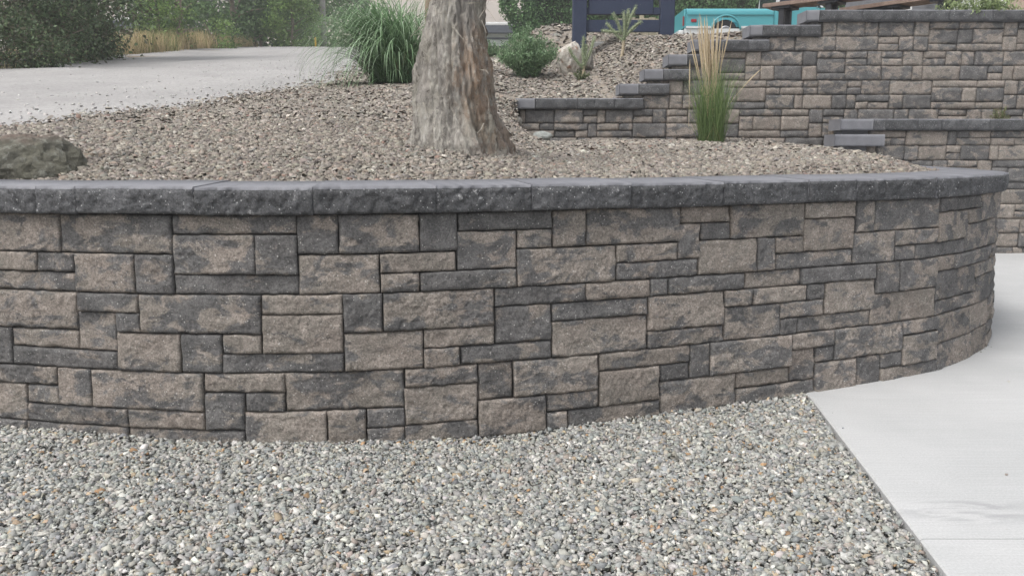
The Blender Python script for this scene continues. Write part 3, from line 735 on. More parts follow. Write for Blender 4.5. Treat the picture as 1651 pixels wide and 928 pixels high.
mossy = rock_mat('mossy_boulder', (.105,.102,.085), (.155,.15,.118), (.22,.22,.19), 9, (.20, .26, (.17,.13,.112)))
z0 = float(bed(np.array([-2.28]), np.array([3.78]))[0])
rock('boulder', (-2.27, 3.83, z0-.03), (.25, .23, .195), 41, mossy, 'mossy olive boulder with a rusty top resting behind the capstones', 'boulder', 5, .11, 0, rz=.35)
pale = rock_mat('pale_rock', (.42,.38,.33), (.60,.57,.52), (.30,.19,.14), 5)
greyr = rock_mat('grey_rock', (.21,.20,.185), (.29,.275,.25), (.36,.34,.30), 8)
def on_ground(px, D, zf=terrain):
    X = at(px, 120, D).x
    for _ in range(3):
        z = float(zf(np.array([X]), np.array([D]))[0]); h = z-HC; X = (px-825.5)/F*(D*CT-h*ST)
    return Vector((X, D, z))
p = on_ground(914, 11.7); rock('rock', (p.x, p.y, p.z+.17), (.20, .19, .30), 4, pale, 'pale rust streaked rock standing beside the green shrub', sub=4, amp=.2, cuts=4)
p = on_ground(943, 12.0); rock('rock', (p.x, p.y, p.z+.13), (.13, .13, .19), 9, greyr, 'small grey rock leaning right beside the pale rock', sub=3)
p = on_ground(873, DW-.17, bed); rock('rock', (p.x, p.y-.03, p.z+.045), (.11, .07, .06), 15, rock_mat('slate_rock', (.34,.36,.345), (.42,.44,.42), (.30,.31,.29), 9), 'flat pale green grey stone against the low end of the stepped wall', sub=3, amp=.2)
p = on_ground(836, DW-.22, bed); rock('rock', (p.x-.03, p.y, p.z+.05), (.085, .08, .07), 18, greyr, 'rounded brown grey stone under the left end of the wall cap', sub=3, amp=.2)
for i, (px, D, s_, lb) in enumerate([(893, 7.7, .04, 'small pale pebble near the left base of the stepped wall'), (1100, 7.3, .035, 'small whitish stone on the gravel below the feather grass'), (745, 4.35, .05, 'flat grey stone at the foot of the tree trunk')]):
    p = on_ground(px, D, bed); rock('rock', (p.x, p.y, p.z+s_*.4), (s_*1.4, s_, s_*.7), 30+i, pale if i < 2 else greyr, lb, 'stone', sub=2)

# ------------------------------------------------------------------ the tree trunk
def bark_mat():
    g = G('weathered_bark'); P = obj_coord(g)
    st = g.n('Mapping', Vector=P, Rotation=(0, R(-14), 0), Scale=(1, 1, .34)).outputs[0]
    n1 = g.noise(st, 9, 6, .65, .9)
    c = g.mix(g.ramp(n1, .33, .66), (.28,.262,.24), (.50,.465,.425))
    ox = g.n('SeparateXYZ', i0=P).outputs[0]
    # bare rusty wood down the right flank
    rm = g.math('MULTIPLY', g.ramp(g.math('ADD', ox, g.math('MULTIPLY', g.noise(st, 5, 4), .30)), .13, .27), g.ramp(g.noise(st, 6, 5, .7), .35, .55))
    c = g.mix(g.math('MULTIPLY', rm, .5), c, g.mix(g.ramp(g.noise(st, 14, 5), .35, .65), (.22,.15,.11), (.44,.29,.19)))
    oz = g.n('SeparateXYZ', i0=P).outputs[2]
    pt = g.n('Mapping', Vector=P, Rotation=(0, R(-20), 0), Scale=(1, 1, .6)).outputs[0]
    # cream flaking plates in a slanting band, darker weathered wood between
    pl = g.ramp(g.noise(pt, 11, 9, .78, .7), .50, .56)
    c = g.mix(g.math('MULTIPLY', pl, .8), c, g.mix(g.noise(P, 50, 5, .7), (.40,.37,.32), (.72,.69,.62)))
    ob = g.n('VectorMath', _operation='LENGTH', i0=g.n('Mapping', Vector=g.n('VectorMath', _operation='SUBTRACT', i0=P, i1=(.10, -.2, .36)).outputs[0], Scale=(6, 1.5, 3.2)).outputs[0]).outputs['Value']
    om = g.math('MULTIPLY', g.ramp(ob, 1.15, .45), g.ramp(g.noise(pt, 16, 6, .7), .40, .56))
    c = g.mix(g.math('MULTIPLY', om, .42), c, (.46,.28,.16))
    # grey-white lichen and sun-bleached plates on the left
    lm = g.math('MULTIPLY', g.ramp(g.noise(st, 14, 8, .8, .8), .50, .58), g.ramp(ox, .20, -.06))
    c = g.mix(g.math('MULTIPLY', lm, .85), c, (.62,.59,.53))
    c = g.mix(g.math('MULTIPLY', g.ramp(g.noise(P, 30, 5, .7), .60, .68), .6), c, (.60,.56,.50))
    gm = g.ramp(g.noise(P, 4, 4), .5, .68); c = g.mix(g.math('MULTIPLY', gm, .35), c, (.20,.19,.13))
    dk = g.ramp(g.noise(st, 17, 5, .7), .42, .34); c = g.mix(g.math('MULTIPLY', dk, .6), c, (.07,.06,.052))  # dark crevices, their shade put into the bark colour
    dp = g.ramp(g.noise(pt, 24, 7, .75, .4), .40, .33); c = g.mix(g.math('MULTIPLY', dp, .7), c, (.06,.05,.045))  # finer crevices, shaded by colour in the same way
    f = g.noise(st, 60, 8, .8, .4); c = g.mix(.95, c, g.mix(f, (0,0,0), (1,1,1)), 'OVERLAY')
    return g.out(c, .92, g.bump(g.math('ADD', g.math('MULTIPLY', n1, .6), f), 1.0, .03), .2)
M['bark'] = bark_mat()
TD = 4.50
tx = on_ground(741, TD, bed)
na, nz_ = 150, 230; H = 2.9
tz = np.linspace(-.12, H, nz_); prof_y = [261, 252, 200, 150, 100, 0]
zz = [at(741, y, TD).z - tx.z for y in prof_y]
lft = [at(x, y, TD).x - tx.x for x, y in zip([664, 666, 669, 671, 679, 699], prof_y)]
rgt = [at(x, y, TD).x - tx.x for x, y in zip([817, 815, 803, 794, 788, 777], prof_y)]
zz = [-.15] + zz + [H]; lft = [lft[0]-.02] + lft + [lft[-1]+.02]; rgt = [rgt[0]+.02] + rgt + [rgt[-1]-.03]
A = np.linspace(0, 2*np.pi, na, endpoint=False)
cx = (np.interp(tz, zz, lft)+np.interp(tz, zz, rgt))/2; rw = (np.interp(tz, zz, rgt)-np.interp(tz, zz, lft))/2
AA, ZZ = np.meshgrid(A, tz); tw = AA + ZZ*.55
dirv = np.stack([np.cos(AA), np.sin(AA), ZZ*0], -1)
tp = np.stack([np.cos(tw)*2.2, np.sin(tw)*2.2, ZZ*1.5], -1)
rel = .024*fbm(tp*1.4+3, 3) + .012*fbm(tp*np.array([5,5,3.2])+14, 3) + .018*np.abs(vnoise(tp*np.array([4.5,4.5,1.7])+8)) - .022*(1-np.abs(vnoise(tp*np.array([3,3,.8])+21)))**4 + .011*fbm(tp*np.array([14,14,9])+2, 4)
rel = rel + .013*sstep(-.05, .12, vnoise(tp*np.array([3.4,3.4,2.3])+61)) + .010*sstep(.0, .12, vnoise(tp*np.array([7,7,4.5])+33)) - .012
fl = .035*np.exp(-np.clip(ZZ, 0, 9)/.10)*(.5+.5*np.cos(AA*5+.7))
rad = rw[:, None]*(1+.0*AA) + (rel + fl)*(.55+.45*rw[:, None]/rw.max())
for kz, ka, kr, kh in ((.86, -.35, .07, .035), (.93, -1.45, .05, .03), (.62, -2.0, .05, .022), (.33, -1.0, .06, .018)):          # burls
    da = np.angle(np.exp(1j*(AA-ka)))*rw.mean(); rad = rad + kh*np.exp(-(da**2+(ZZ-kz)**2)/(2*kr*kr*.5))
Vx = np.stack([cx[:, None] + np.cos(AA)*rad, np.sin(AA)*rad*.95, ZZ], -1).reshape(-1, 3)
i = np.arange(na*nz_).reshape(nz_, na); j = np.roll(i, -1, 1)
Q = np.stack([i[:-1], j[:-1], j[1:], i[1:]], -1).reshape(-1, 4)
top = len(Vx); Vx = np.concatenate([Vx, [[cx[-1], 0, H+.03]]]); T = np.stack([i[-1], j[-1], np.full(na, top)], -1)
tr = empty('tree', tx, 'thick weathered tree trunk with flaking bark and rusty bare wood in the planter', 'tree')
link('trunk', np_mesh('trunk', Vx, Q, T), M['bark'], tr)
mb = MB()                                                   # dry root hairs / twigs clinging to the bark
for k in range(46):
    a = random.uniform(-2.9, -.2); z = random.uniform(.55, 1.05) if k < 34 else random.uniform(.1, .6); r0 = float(np.interp(z, tz, rw))+.012
    p0 = Vector((float(np.interp(z, tz, cx))+math.cos(a)*r0, math.sin(a)*r0*.95, z)); d0 = Vector((math.cos(a)*.4+random.gauss(0,.5), math.sin(a)*.3, random.gauss(.1, .6))).normalized()
    L = random.uniform(.03, .10); mb.tube([p0, p0+d0*L*.5+Vector((0,0,.006)), p0+d0*L+Vector((random.gauss(0,.015), -.01, random.gauss(0,.015)))], [.0022, .0017, .0008], 4)
tag(mb.build('dry_roots', gen_mat('dry_root', (.42,.38,.32), (.50,.46,.40), 30), tr), kind='stuff')
mb = MB()                                                   # cut stub of a limb out of frame, high on the trunk
mb.tube([(cx[-1]+.05, 0, 2.2), (cx[-1]+.22, .05, 2.42), (cx[-1]+.34, .06, 2.7)], [.085, .07, .06], 12); mb.build('branch_stub', M['bark'], tr)

# ------------------------------------------------------------------ grasses and leaves
def blades(n, base, rad, L, phi0, bend, width, cols, seg=8, az=None, tipw=.1, fold=0., wob=.12):
    """arching blades: returns verts, quads, colours"""
    q = rng; V = np.empty((n, seg+1, 2, 3)); C = np.empty((n, seg+1, 2, 3))
    a = q.random(n)*2*np.pi if az is None else az(n); r = rad*np.sqrt(q.random(n)); ar = q.random(n)*2*np.pi
    p = np.stack([base[0]+r*np.cos(ar), base[1]+r*np.sin(ar), np.full(n, base[2])], -1)
    ln = q.uniform(*L, n); f0 = np.abs(q.normal(0, phi0, n))+.04; bd = q.uniform(*bend, n); wd = q.uniform(*width, n)
    cols = np.array(cols); c = cols[q.integers(0, len(cols), n)]*q.lognormal(0, .14, (n, 1)); da = q.normal(0, wob, n)
    for k in range(seg+1):
        t = k/seg; ph = f0 + bd*t**1.6; aa = a + da*t
        d = np.stack([np.sin(ph)*np.cos(aa), np.sin(ph)*np.sin(aa), np.cos(ph)], -1)
        side = np.stack([-np.sin(aa), np.cos(aa), 0*aa], -1)
        ww = wd*(1-(1-tipw)*max(0, (t-.35)/.65)**1.3)*(.7+.3*min(1, t*4))
        V[:, k, 0] = p - side*ww[:, None]/2; V[:, k, 1] = p + side*ww[:, None]/2
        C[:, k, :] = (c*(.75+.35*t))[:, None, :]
        p = p + d*(ln/seg)[:, None]
    i = np.arange(n*(seg+1)*2).reshape(n, seg+1, 2)
    Q = np.stack([i[:, :-1, 0], i[:, :-1, 1], i[:, 1:, 1], i[:, 1:, 0]], -1).reshape(-1, 4)
    return V.reshape(-1, 3), Q, np.clip(C, .01, .9).reshape(-1, 3)
def merge(parts):
    V, Q, C = [], [], []; n = 0
    for v, q, c in parts: V.append(v); Q.append(q+n); C.append(c); n += len(v)
    return np.concatenate(V), np.concatenate(Q), np.concatenate(C)
def leaves(centers, n, spread, size, asp, cols, up=.3, val=.2):
    """n leaf quads (pointed, folded to a shallow boat) scattered about each centre"""
    ct = np.repeat(np.asarray(centers, float), n, 0); m = len(ct)
    sp = np.asarray(spread)*np.ones(3); P = ct + rng.normal(size=(m, 3))*sp
    d = rng.normal(size=(m, 3)); d[:, 2] += up; d /= np.linalg.norm(d, axis=1)[:, None]
    s = np.cross(d, rng.normal(size=(m, 3))); s /= np.linalg.norm(s, axis=1)[:, None]
    L = (size*rng.uniform(.6, 1.35, m))[:, None]; W = L*asp
    V = np.stack([P-d*L/2, P+s*W/2, P+d*L/2, P-s*W/2], 1).reshape(-1, 3)
    cols = np.array(cols); c = cols[rng.integers(0, len(cols), m)]*rng.lognormal(0, val, (m, 1))
    return V, np.arange(m*4).reshape(m, 4), np.repeat(np.clip(c, .008, .8), 4, 0)

# big fountain grass by the road
p = on_ground(636, 9.3)
mg = empty('ornamental_grass', p, 'large fountain of arching green ornamental grass beside the road', 'ornamental grass')
GG = [(.18,.29,.15),(.23,.36,.19),(.15,.25,.12),(.30,.43,.26),(.37,.49,.33)]
tocam = lambda n: np.where(rng.random(n) < .6, rng.normal(-2.5, .8, n), rng.random(n)*2*np.pi)
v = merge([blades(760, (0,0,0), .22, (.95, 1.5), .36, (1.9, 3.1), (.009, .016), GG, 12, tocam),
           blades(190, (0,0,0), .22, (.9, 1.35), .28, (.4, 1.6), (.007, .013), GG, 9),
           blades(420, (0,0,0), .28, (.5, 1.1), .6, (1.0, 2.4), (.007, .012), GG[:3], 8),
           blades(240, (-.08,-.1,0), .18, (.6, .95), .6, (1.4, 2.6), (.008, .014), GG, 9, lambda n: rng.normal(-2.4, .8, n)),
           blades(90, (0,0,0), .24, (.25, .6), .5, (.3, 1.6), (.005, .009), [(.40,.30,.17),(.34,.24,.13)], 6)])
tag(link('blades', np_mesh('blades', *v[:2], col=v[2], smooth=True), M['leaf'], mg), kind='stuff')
# feather reed grass in front of the stepped wall
p = on_ground(1146, 7.62, bed)
fg = empty('feather_grass', p, 'slim clump of feather grass with straw coloured plumes before the stepped wall', 'ornamental grass')
G2 = [(.15,.23,.08),(.19,.28,.105),(.12,.19,.07),(.26,.34,.15)]
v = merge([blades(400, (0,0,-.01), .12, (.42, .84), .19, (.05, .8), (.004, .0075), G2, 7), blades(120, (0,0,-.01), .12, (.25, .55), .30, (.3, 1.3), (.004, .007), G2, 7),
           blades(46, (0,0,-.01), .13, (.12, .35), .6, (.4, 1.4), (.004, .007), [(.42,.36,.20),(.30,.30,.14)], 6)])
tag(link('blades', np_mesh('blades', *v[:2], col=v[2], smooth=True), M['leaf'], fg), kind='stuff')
plume_m = gen_mat('straw_plume', (.50,.40,.26), (.60,.50,.35), 40, .85, .4, 300)
for k in range(36):
    a = random.random()*6.28; r = random.random()**.5*.055; h = random.uniform(.82, 1.17); lean = Vector((random.gauss(-.07, .085), random.gauss(0, .06), 1)).normalized()
    b0 = Vector((math.cos(a)*r, math.sin(a)*r, .15)); h -= .15
    if k == 0: lean = Vector((.62, -.1, 1)).normalized(); h = .52; b0 = Vector((.11, 0, .28))
    if k == 1: lean = Vector((-.02, 0, 1)); h = .62; b0 = Vector((-.20, .05, .14))
    n = 9; pts = [b0 + lean*h*(i/n) + Vector((0, 0, 0)) for i in range(n+1)]
    pr = [.0016 if i < 5 else .0014 + .0046*math.sin(math.pi*min(1, (i-4.4)/4.7))**.8 for i in range(n)] + [.0008]
    if k == 0: pts = [q + Vector((.05*(i/n)**2, 0, -.05*(i/n)**2)) for i, q in enumerate(pts)]
    MB().tube(pts, pr, 5).build('plume', plume_m, fg)

# shrubs
def shrub(name, p, rx, rz, n_st, label, cols, lsz=.035, asp=.22, nl=26, cat='shrub', m=None, group=None):
    o = empty(name, p, label, cat, group); mb = MB(); cs = []
    for k in range(n_st):
        a = random.random()*6.28; rr_ = math.sqrt(random.random()); tip = Vector((math.cos(a)*rx*rr_, math.sin(a)*rx*rr_*.9, rz*(1.02-.55*rr_**2)*random.uniform(.72, 1.08)))
        b0 = Vector((math.cos(a)*rx*.12, math.sin(a)*rx*.12, -.02)); md = b0.lerp(tip, .5) + Vector((0, 0, rz*.06))
        if k % 2 == 0: mb.tube([b0, md, tip], [.006, .004, .0015], 4)
        for t in np.linspace(.18, 1.02, 8): cs.append(b0.lerp(md, t*2) if t < .5 else md.lerp(tip, (t-.5)*2))
    mb.build('stems', gen_mat(name+'_stem', (.16,.15,.09), (.22,.20,.12), 20), o)
    v = leaves([tuple(c) for c in cs], nl, rx*.055, lsz, asp, cols, .9)
    tag(link('foliage', np_mesh('foliage', *v[:2], col=v[2]), m or M['leaf'], o), kind='stuff')
    return o
SG = [(.15,.24,.12),(.20,.30,.16),(.11,.19,.095),(.27,.37,.23)]
shrub('shrub', on_ground(852, 11.3), .43, .60, 95, 'bushy fine leaved green shrub between trunk and pale rock', SG, .05, .2, 20)
shrub('shrub', on_ground(786, 16.5), .30, .36, 30, 'small green shrub just right of the tree trunk', SG, .05, .3, 16)
p = at(1575, 18, 9.2); p.z = float(terrain(np.array([p.x]), np.array([9.2]))[0])
shrub('shrub', p, .42, .44, 60, 'sparse pale green shrub on the terrace behind the top capstones', [(.24,.30,.13),(.30,.36,.18),(.17,.23,.10)], .045, .3, 9)
p = at(1612, 196, DL+.3); p.z = ZL+.06
shrub('weed', p, .10, .20, 16, 'small weed growing in the strip above the low terrace wall', [(.20,.24,.12),(.26,.22,.14),(.14,.17,.08)], .022, .35, 9, 'weed')

def cholla(p, arms, label, sc=1.):
    o = empty('cholla_cactus', p, label, 'cactus'); spm = []
    gm = gen_mat('cholla_skin', (.19,.23,.14), (.27,.30,.19), 30, .7, .4, 120); tm = gen_mat('cholla_trunk', (.36,.30,.21), (.44,.37,.27), 40, .9, .5, 150)
    for k, (b, t, r) in enumerate(arms):
        b, t = Vector(b)*sc, Vector(t)*sc; n = 14; d = (t-b).normalized(); bow = d.cross(Vector((0, 1, 0)))*.04*(1 if k % 2 else -1)
        pts = [b.lerp(t, i/n) + bow*math.sin(math.pi*i/n)*(t-b).length for i in range(n+1)]
        rad = [r*sc*(1+.13*math.sin(i*2.6))*(1 if i < n-1 else (.75 if i == n-1 else .3)) for i in range(n+1)]
        mb = MB().tube(pts, rad, 8)
        mb.build('trunk' if k == 0 else 'arm', tm if k == 0 else gm, o, smooth=True)
        if k:
            for q in pts: spm.append(tuple(q))
    v = leaves(spm, 46, .014*sc, .024*sc, .22, [(.34,.40,.26),(.42,.46,.32),(.25,.32,.19)], .5)
    tag(link('spines', np_mesh('spines', *v[:2], col=v[2]), M['leaf'], o), kind='stuff')
p = on_ground(1001, 11.6)
cholla(p, [((0,0,-.04),(.03,0,.26),.022),((.03,0,.22),(-.20,.03,.46),.018),((.03,0,.22),(.02,-.02,.60),.019),((.03,0,.24),(.20,.02,.68),.019),((.0,0,.3),(-.12,0,.58),.017),((.06,0,.28),(.26,-.03,.47),.018),((.04,0,.4),(.10,.05,.64),.015),((0,0,.34),(-.27,0,.36),.015)],
       'many armed grey green cholla cactus in front of the navy sign')
p = on_ground(938, 11.2)
cholla(p, [((0,0,-.04),(.03,0,.17),.017),((.03,0,.13),(.02,0,.50),.017),((.03,0,.15),(.16,0,.50),.016),((.02,0,.1),(-.18,0,.36),.013),((.03,0,.22),(.05,.02,.40),.013)], 'small forked cholla cactus in front of the pale rock')
p = on_ground(936, 10.9); shrub('weed', p, .13, .12, 12, 'low dark green tuft at the foot of the small cactus', [(.10,.13,.06),(.15,.17,.09)], .03, .3, 8, 'weed')

# ------------------------------------------------------------------ navy sign
navy = gen_mat('navy_paint', (.028,.038,.072), (.036,.047,.084), 4, .5, .08, 40)
SD = 13.0
xl, xr = at(923, 30, SD).x, at(1086, 30, SD).x; zb = min(float(terrain(np.array([xl]), np.array([SD]))[0]), float(terrain(np.array([xr]), np.array([SD]))[0]))
sg = empty('sign', ((xl+xr)/2, SD, zb), 'dark navy painted timber sign frame standing on the gravel slope', 'sign')
q = (xl+xr)/2; zpx = lambda y: at(1000, y, SD).z - zb
pw = .215
for x0 in (xl-q, xr-q-pw): MB().box(x0, x0+pw, -.1, .11, -.25, 2.0, .012).build('post', navy, sg)
MB().box(xl-q+pw+.03, xr-q-pw-.11, -.05, .05, zpx(24), 1.9, .008).build('board', navy, sg)
MB().box(xl-q+pw-.005, xr-q-pw+.005, -.035, .045, zpx(24)-.003, zpx(13), .008).build('rail', navy, sg)
MB().box(xl-q+pw-.005, xr-q-pw+.005, -.04, .045, zpx(52), zpx(33), .008).build('rail', navy, sg)
MB().box(xl-q+pw-.005, xr-q-pw+.005, -.04, .045, 1.80, 1.97, .008).build('rail', navy, sg)
p0 = on_ground(955, 13.6); p1 = on_ground(1033, 13.6)
zk = at(990, 68, 13.6).z
tag(MB().box(p0.x, p1.x, 13.55, 13.9, p0.z-.3, zk, .02).build('kerb', M['concrete']), 'short pale concrete kerb at the foot of the navy sign', 'kerb')
fp = on_ground(1035, 19.5)
fe = empty('fence', fp, 'low weathered plank fence seen beneath the navy sign', 'fence'); fm = gen_mat('grey_plank', (.30,.27,.20), (.38,.34,.27), 9, .85, .4, 50)
for k in range(7): MB().box(-.62+k*.155, -.62+k*.155+.145, -.012, .012, -.1, .50+.015*(k % 3), .004).build('plank', fm, fe)
MB().box(-.66, .5, .013, .05, .38, .44).build('rail', fm, fe)
for x in (-.05, .44): MB().box(x, x+.09, .052, .14, -.2, .95 if x < 0 else .6, .006).build('post', gen_mat('pale_post', (.42,.38,.28), (.50,.45,.34), 9), fe)
p = on_ground(992, 15.5); tag(MB().tube([(0,0,-.1),(0,0,.17)], .022, 8).build('marker_stake', gen_mat('teal_plastic', (.05,.20,.22), (.06,.22,.24)), None, p), 'short teal plastic stake behind the cactus', 'stake')

# ------------------------------------------------------------------ turquoise pickup
def car_paint(name, c):
    g = G(name); m = g.out(c, .38, None, .5); g.set(g.b, 'Coat Weight', .4); g.set(g.b, 'Coat Roughness', .2); return m
teal = car_paint('turquoise_paint', (.085,.37,.42)); twh = car_paint('white_car_paint', (.70,.72,.72))
chrome = G('chrome').out((.62,.62,.63), .25, None, .5, .9); rubber = G('tyre_rubber').out((.025,.025,.027), .85); glass = G('dark_glass').out((.02,.025,.03), .08, None, .6)
KD = 24.0; K0 = at(1102, 40, KD); kx = lambda px: at(px, 40, KD).x - K0.x; kg = 4.06; kz = lambda y: at(1150, y, KD).z - kg
tk = empty('pickup_truck', (K0.x, KD, kg), 'old turquoise and white pickup truck parked behind the stepped wall', 'pickup truck')
wx = kx(1170.5); wr = .345; ar = .40; zt_, zbm = kz(13), kz(46); W = 1.9
bx0, bx1 = kx(1106), kx(1246.5); fx = bx1 + 3.05; wx2 = bx1 + 2.05
def side_profile(x0, x1, z0, z1, wc, zc):
    arc = [(wc+ar*math.cos(t), zc+ar*math.sin(t)) for t in np.linspace(math.pi, 0, 17)]
    arc = [a for a in arc if a[1] > z0]
    return [(x0, z0), (arc[0][0], z0)] + arc + [(arc[-1][0], z0), (x1, z0), (x1, z1), (x0+.03, z1), (x0, z1-.05)]
zc = wr+.03
for y0, y1 in ((0, .06), (W-.06, W)):
    b = MB().extrude_xz(side_profile(bx0, bx1, zbm, zt_-.13, wx, zc), y0, y1).build('bed_side', teal, tk)
    sec = [(.0, -.13), (.004, -.095), (.018, -.06), (.045, -.03), (.085, -.012), (.14, 0.), (.14, -.13)]; m_ = MB(); sg_ = 1 if y0 == 0 else -1; yb = 0 if y0 == 0 else W
    vv = [(x_, yb+sg_*a_, zt_+b_) for x_ in (bx0+.012, bx1) for a_, b_ in sec]; n_ = len(sec)
    m_.add(vv, [(k, (k+1) % n_, n_+(k+1) % n_, n_+k) for k in range(n_)] + [tuple(range(n_)), tuple(range(2*n_-1, n_-1, -1))]); m_.build('shoulder', teal, b)
    MB().box(bx0+.02, bx1, y0-.03 if y0 == 0 else y1, y0 if y0 == 0 else y1+.03, zt_-.19, zt_-.165, .008).build('body_crease', teal, b)
    for s in (0,):
        pts = [(wx+(ar+.02)*math.cos(t), (y0-.015 if y0 == 0 else y1+.015), zc+(ar+.02)*math.sin(t)) for t in np.linspace(math.pi*.98, math.pi*.02, 20)]
        MB().tube(pts, .028, 6).build('arch_lip', teal, b, smooth=True)
    yy = (-.014, 0) if y0 == 0 else (W, W+.014)
    MB().box(bx0, wx-ar-.03, yy[0], yy[1], zbm, zbm+.06, .004).build('trim_strip', twh, b); MB().box(wx+ar+.03, bx1, yy[0], yy[1], zbm, zbm+.06, .004).build('trim_strip', twh, b)
    MB().box(bx0+.14, bx0+.30, yy[0]-.006, yy[1]+.006, kz(36), kz(31), .012).build('side_marker', G('red_lens').out((.35,.03,.04), .3), b)
tg = MB().box(bx0-.05, bx0+.01, .05, W-.05, zbm+.02, zt_-.02, .02).build('tailgate', teal, tk)
for y in (.03, W-.17): MB().box(bx0-.07, bx0-.045, y, y+.14, zbm+.08, zbm+.34, .01).build('tail_lamp', G('lamp_red').out((.30,.03,.03), .3), tg)
MB().box(bx0+.02, bx1, .07, W-.07, zbm+.05, zbm+.10).build('bed_floor', teal, tk)
MB().box(bx0-.20, bx0-.055, -.01, W+.01, zbm-.20, zbm-.05, .03).build('rear_bumper', twh, tk)
MB().box(bx0-.03, fx-.1, .02, .12, zbm-.15, zbm-.004).build('rocker', twh, tk); MB().box(bx0-.03, fx-.1, W-.12, W-.02, zbm-.15, zbm-.004).build('rocker', twh, tk)
c0, c1 = bx1+.03, bx1+1.32
cb = MB().box(c0, c1, .0, W, zbm, zt_+.02, .05).build('cab', teal, tk)
cp = [(c0+.03, zt_+.02), (c1+.12, zt_+.02), (c1-.22, zt_+.55), (c0+.09, zt_+.55)]
ins = .14
def frame_side(y0, y1):
    for a, b_ in ((0, 3), (1, 2)):
        p_, q_ = cp[a], cp[b_]; dx = .09 if a == 0 else -.07
        MB().extrude_xz([p_, (p_[0]+dx, p_[1]), (q_[0]+dx, q_[1]), q_] if dx > 0 else [(p_[0]+dx, p_[1]), p_, q_, (q_[0]+dx, q_[1])], y0, y1).build('pillar', twh, tk)
    gl = [(cp[0][0]+.09, cp[0][1]), (cp[1][0]-.07, cp[1][1]), (cp[2][0]-.07, cp[2][1]), (cp[3][0]+.09, cp[3][1])]
    MB().extrude_xz(gl, y0+.02, y1-.02).build('side_window', glass, tk)
frame_side(.06, .11); frame_side(W-.11, W-.06)
MB().box(c0+.05, c1-.18, .05, W-.05, zt_+.55, zt_+.66, .05).build('roof', twh, tk)
MB().box(c0+.08, c0+.11, .12, W-.12, zt_+.03, zt_+.55).build('rear_window', glass, tk)
MB().extrude_xz([(c1+.09, zt_+.03), (c1+.12, zt_+.03), (c1-.22, zt_+.55), (c1-.25, zt_+.55)], .12, W-.12).build('windscreen', glass, tk)
dr = MB().box(c0+.18, c1-.02, -.006, .0, zbm+.03, zt_, .003).build('door', teal, tk); MB().box(c0+.24, c0+.42, -.05, -.008, zt_-.14, zt_-.10, .01).build('handle', chrome, dr)
MB().tube([(c1-.1, -.02, zt_-.02), (c1-.12, -.16, zt_+.1), (c1-.12, -.18, zt_+.22)], .012, 6).build('side_mirror', chrome, tk)
for y0, y1 in ((0, .06), (W-.06, W)): MB().extrude_xz(side_profile(c1+.01, fx, zbm, zt_-.02, wx2, zc), y0, y1).build('front_wing', teal, tk)
MB().box(c1+.01, fx-.02, .06, W-.06, zt_-.14, zt_+.0, .04).build('bonnet', teal, tk); MB().box(fx-.03, fx+.03, .06, W-.06, zbm, zt_-.1, .01).build('grille', chrome, tk)
MB().box(fx+.03, fx+.15, 0, W, zbm-.16, zbm-.02, .02).build('front_bumper', chrome, tk)
for x in (wx, wx2):
    for y in (.04, W-.24):
        prof = [(.16, 0), (wr-.03, 0), (wr, .03), (wr, .17), (wr-.03, .2), (.16, .2)]; v = []; f = []; n = 24
        for r_, yy in prof: v += [(x+r_*math.cos(6.2832*k/n), y+yy, wr+r_*math.sin(6.2832*k/n)) for k in range(n)]
        for a in range(len(prof)-1): f += [(a*n+k, (a+1)*n+k, (a+1)*n+(k+1) % n, a*n+(k+1) % n) for k in range(n)]
        f += [tuple(range(n-1, -1, -1)), tuple(5*n+k for k in range(n))]
        wh = MB().add(v, f).build('wheel', rubber, tk)
        MB().tube([(x, y-.012 if y < 1 else y+.2, wr), (x, y-.002 if y < 1 else y+.212, wr)], [.15, .17], 20).build('hubcap', chrome, wh)
MB().box(bx0+.1, fx-.2, .25, W-.25, .22, zbm+.05).build('chassis', rubber, tk)

# ------------------------------------------------------------------ benches, house on the upper terrace
def bench(a, b, zt, label, legs, depth=.34):
    a, b = Vector(a), Vector(b); d = (b-a); L = d.length; rz = math.atan2(d.y, d.x); gz_ = float(terrain(np.array([a.x]), np.array([a.y]))[0])
    o = empty('bench', (a.x, a.y, gz_), label, 'bench', None, rz); h = zt-gz_
    for k in range(2): MB().box(0, L, k*(depth/2), k*(depth/2)+depth/2-.012, h-.045, h, .006).build('seat_plank', M['wood'], o)
    for x in legs:
        MB().box(x, x+.065, .04, .10, -.12, h-.05).build('leg', M['black_metal'], o); MB().box(x-.09, x+.15, .02, depth-.03, h-.075, h-.046).build('bracket', M['black_metal'], o)
        MB().box(x, x+.065, depth-.1, depth-.04, -.12, h-.05).build('leg', M['black_metal'], o)
a = at(1229, 12, 10.6); b = at(1400, -5, 9.75)
bench((a.x, a.y, 0), (b.x, b.y, 0), a.z+.04, 'brown plank bench on black metal legs nearest the wall step', (.20, .78))
a = at(1352, 15, 10.5); b = at(1520, 1, 9.5)
bench((a.x, a.y, 0), (b.x, b.y, 0), a.z+.01, 'brown plank bench on black legs further along the terrace', (.24, .46, .60, 1.2))
hd = 16.0; hp = at(1392, 10, hd)
hz_ = float(terrain(np.array([8.0]), np.array([hd]))[0])
ho = empty('house', (hp.x, hd, hz_), 'grey sided house with white door beyond the terrace', 'house')
sid = gen_mat('grey_siding', (.16,.165,.18), (.19,.195,.21), 3, .7, .1); 
hx1 = at(1780, 10, hd).x-hp.x
for k in range(18): MB().box(0, at(1524, 10, hd).x-hp.x, -.012+(k % 2)*.0, .2, k*.17-.1, k*.17+.066, .004).build('siding_board', sid, ho)
MB().box(0.01, hx1, .05, .9, -.3, 2.95).build('wall', sid, ho)
MB().box(-.2, hx1+.4, -.5, 1.2, 2.95, 3.15, .03).build('roof', M['black_metal'], ho)
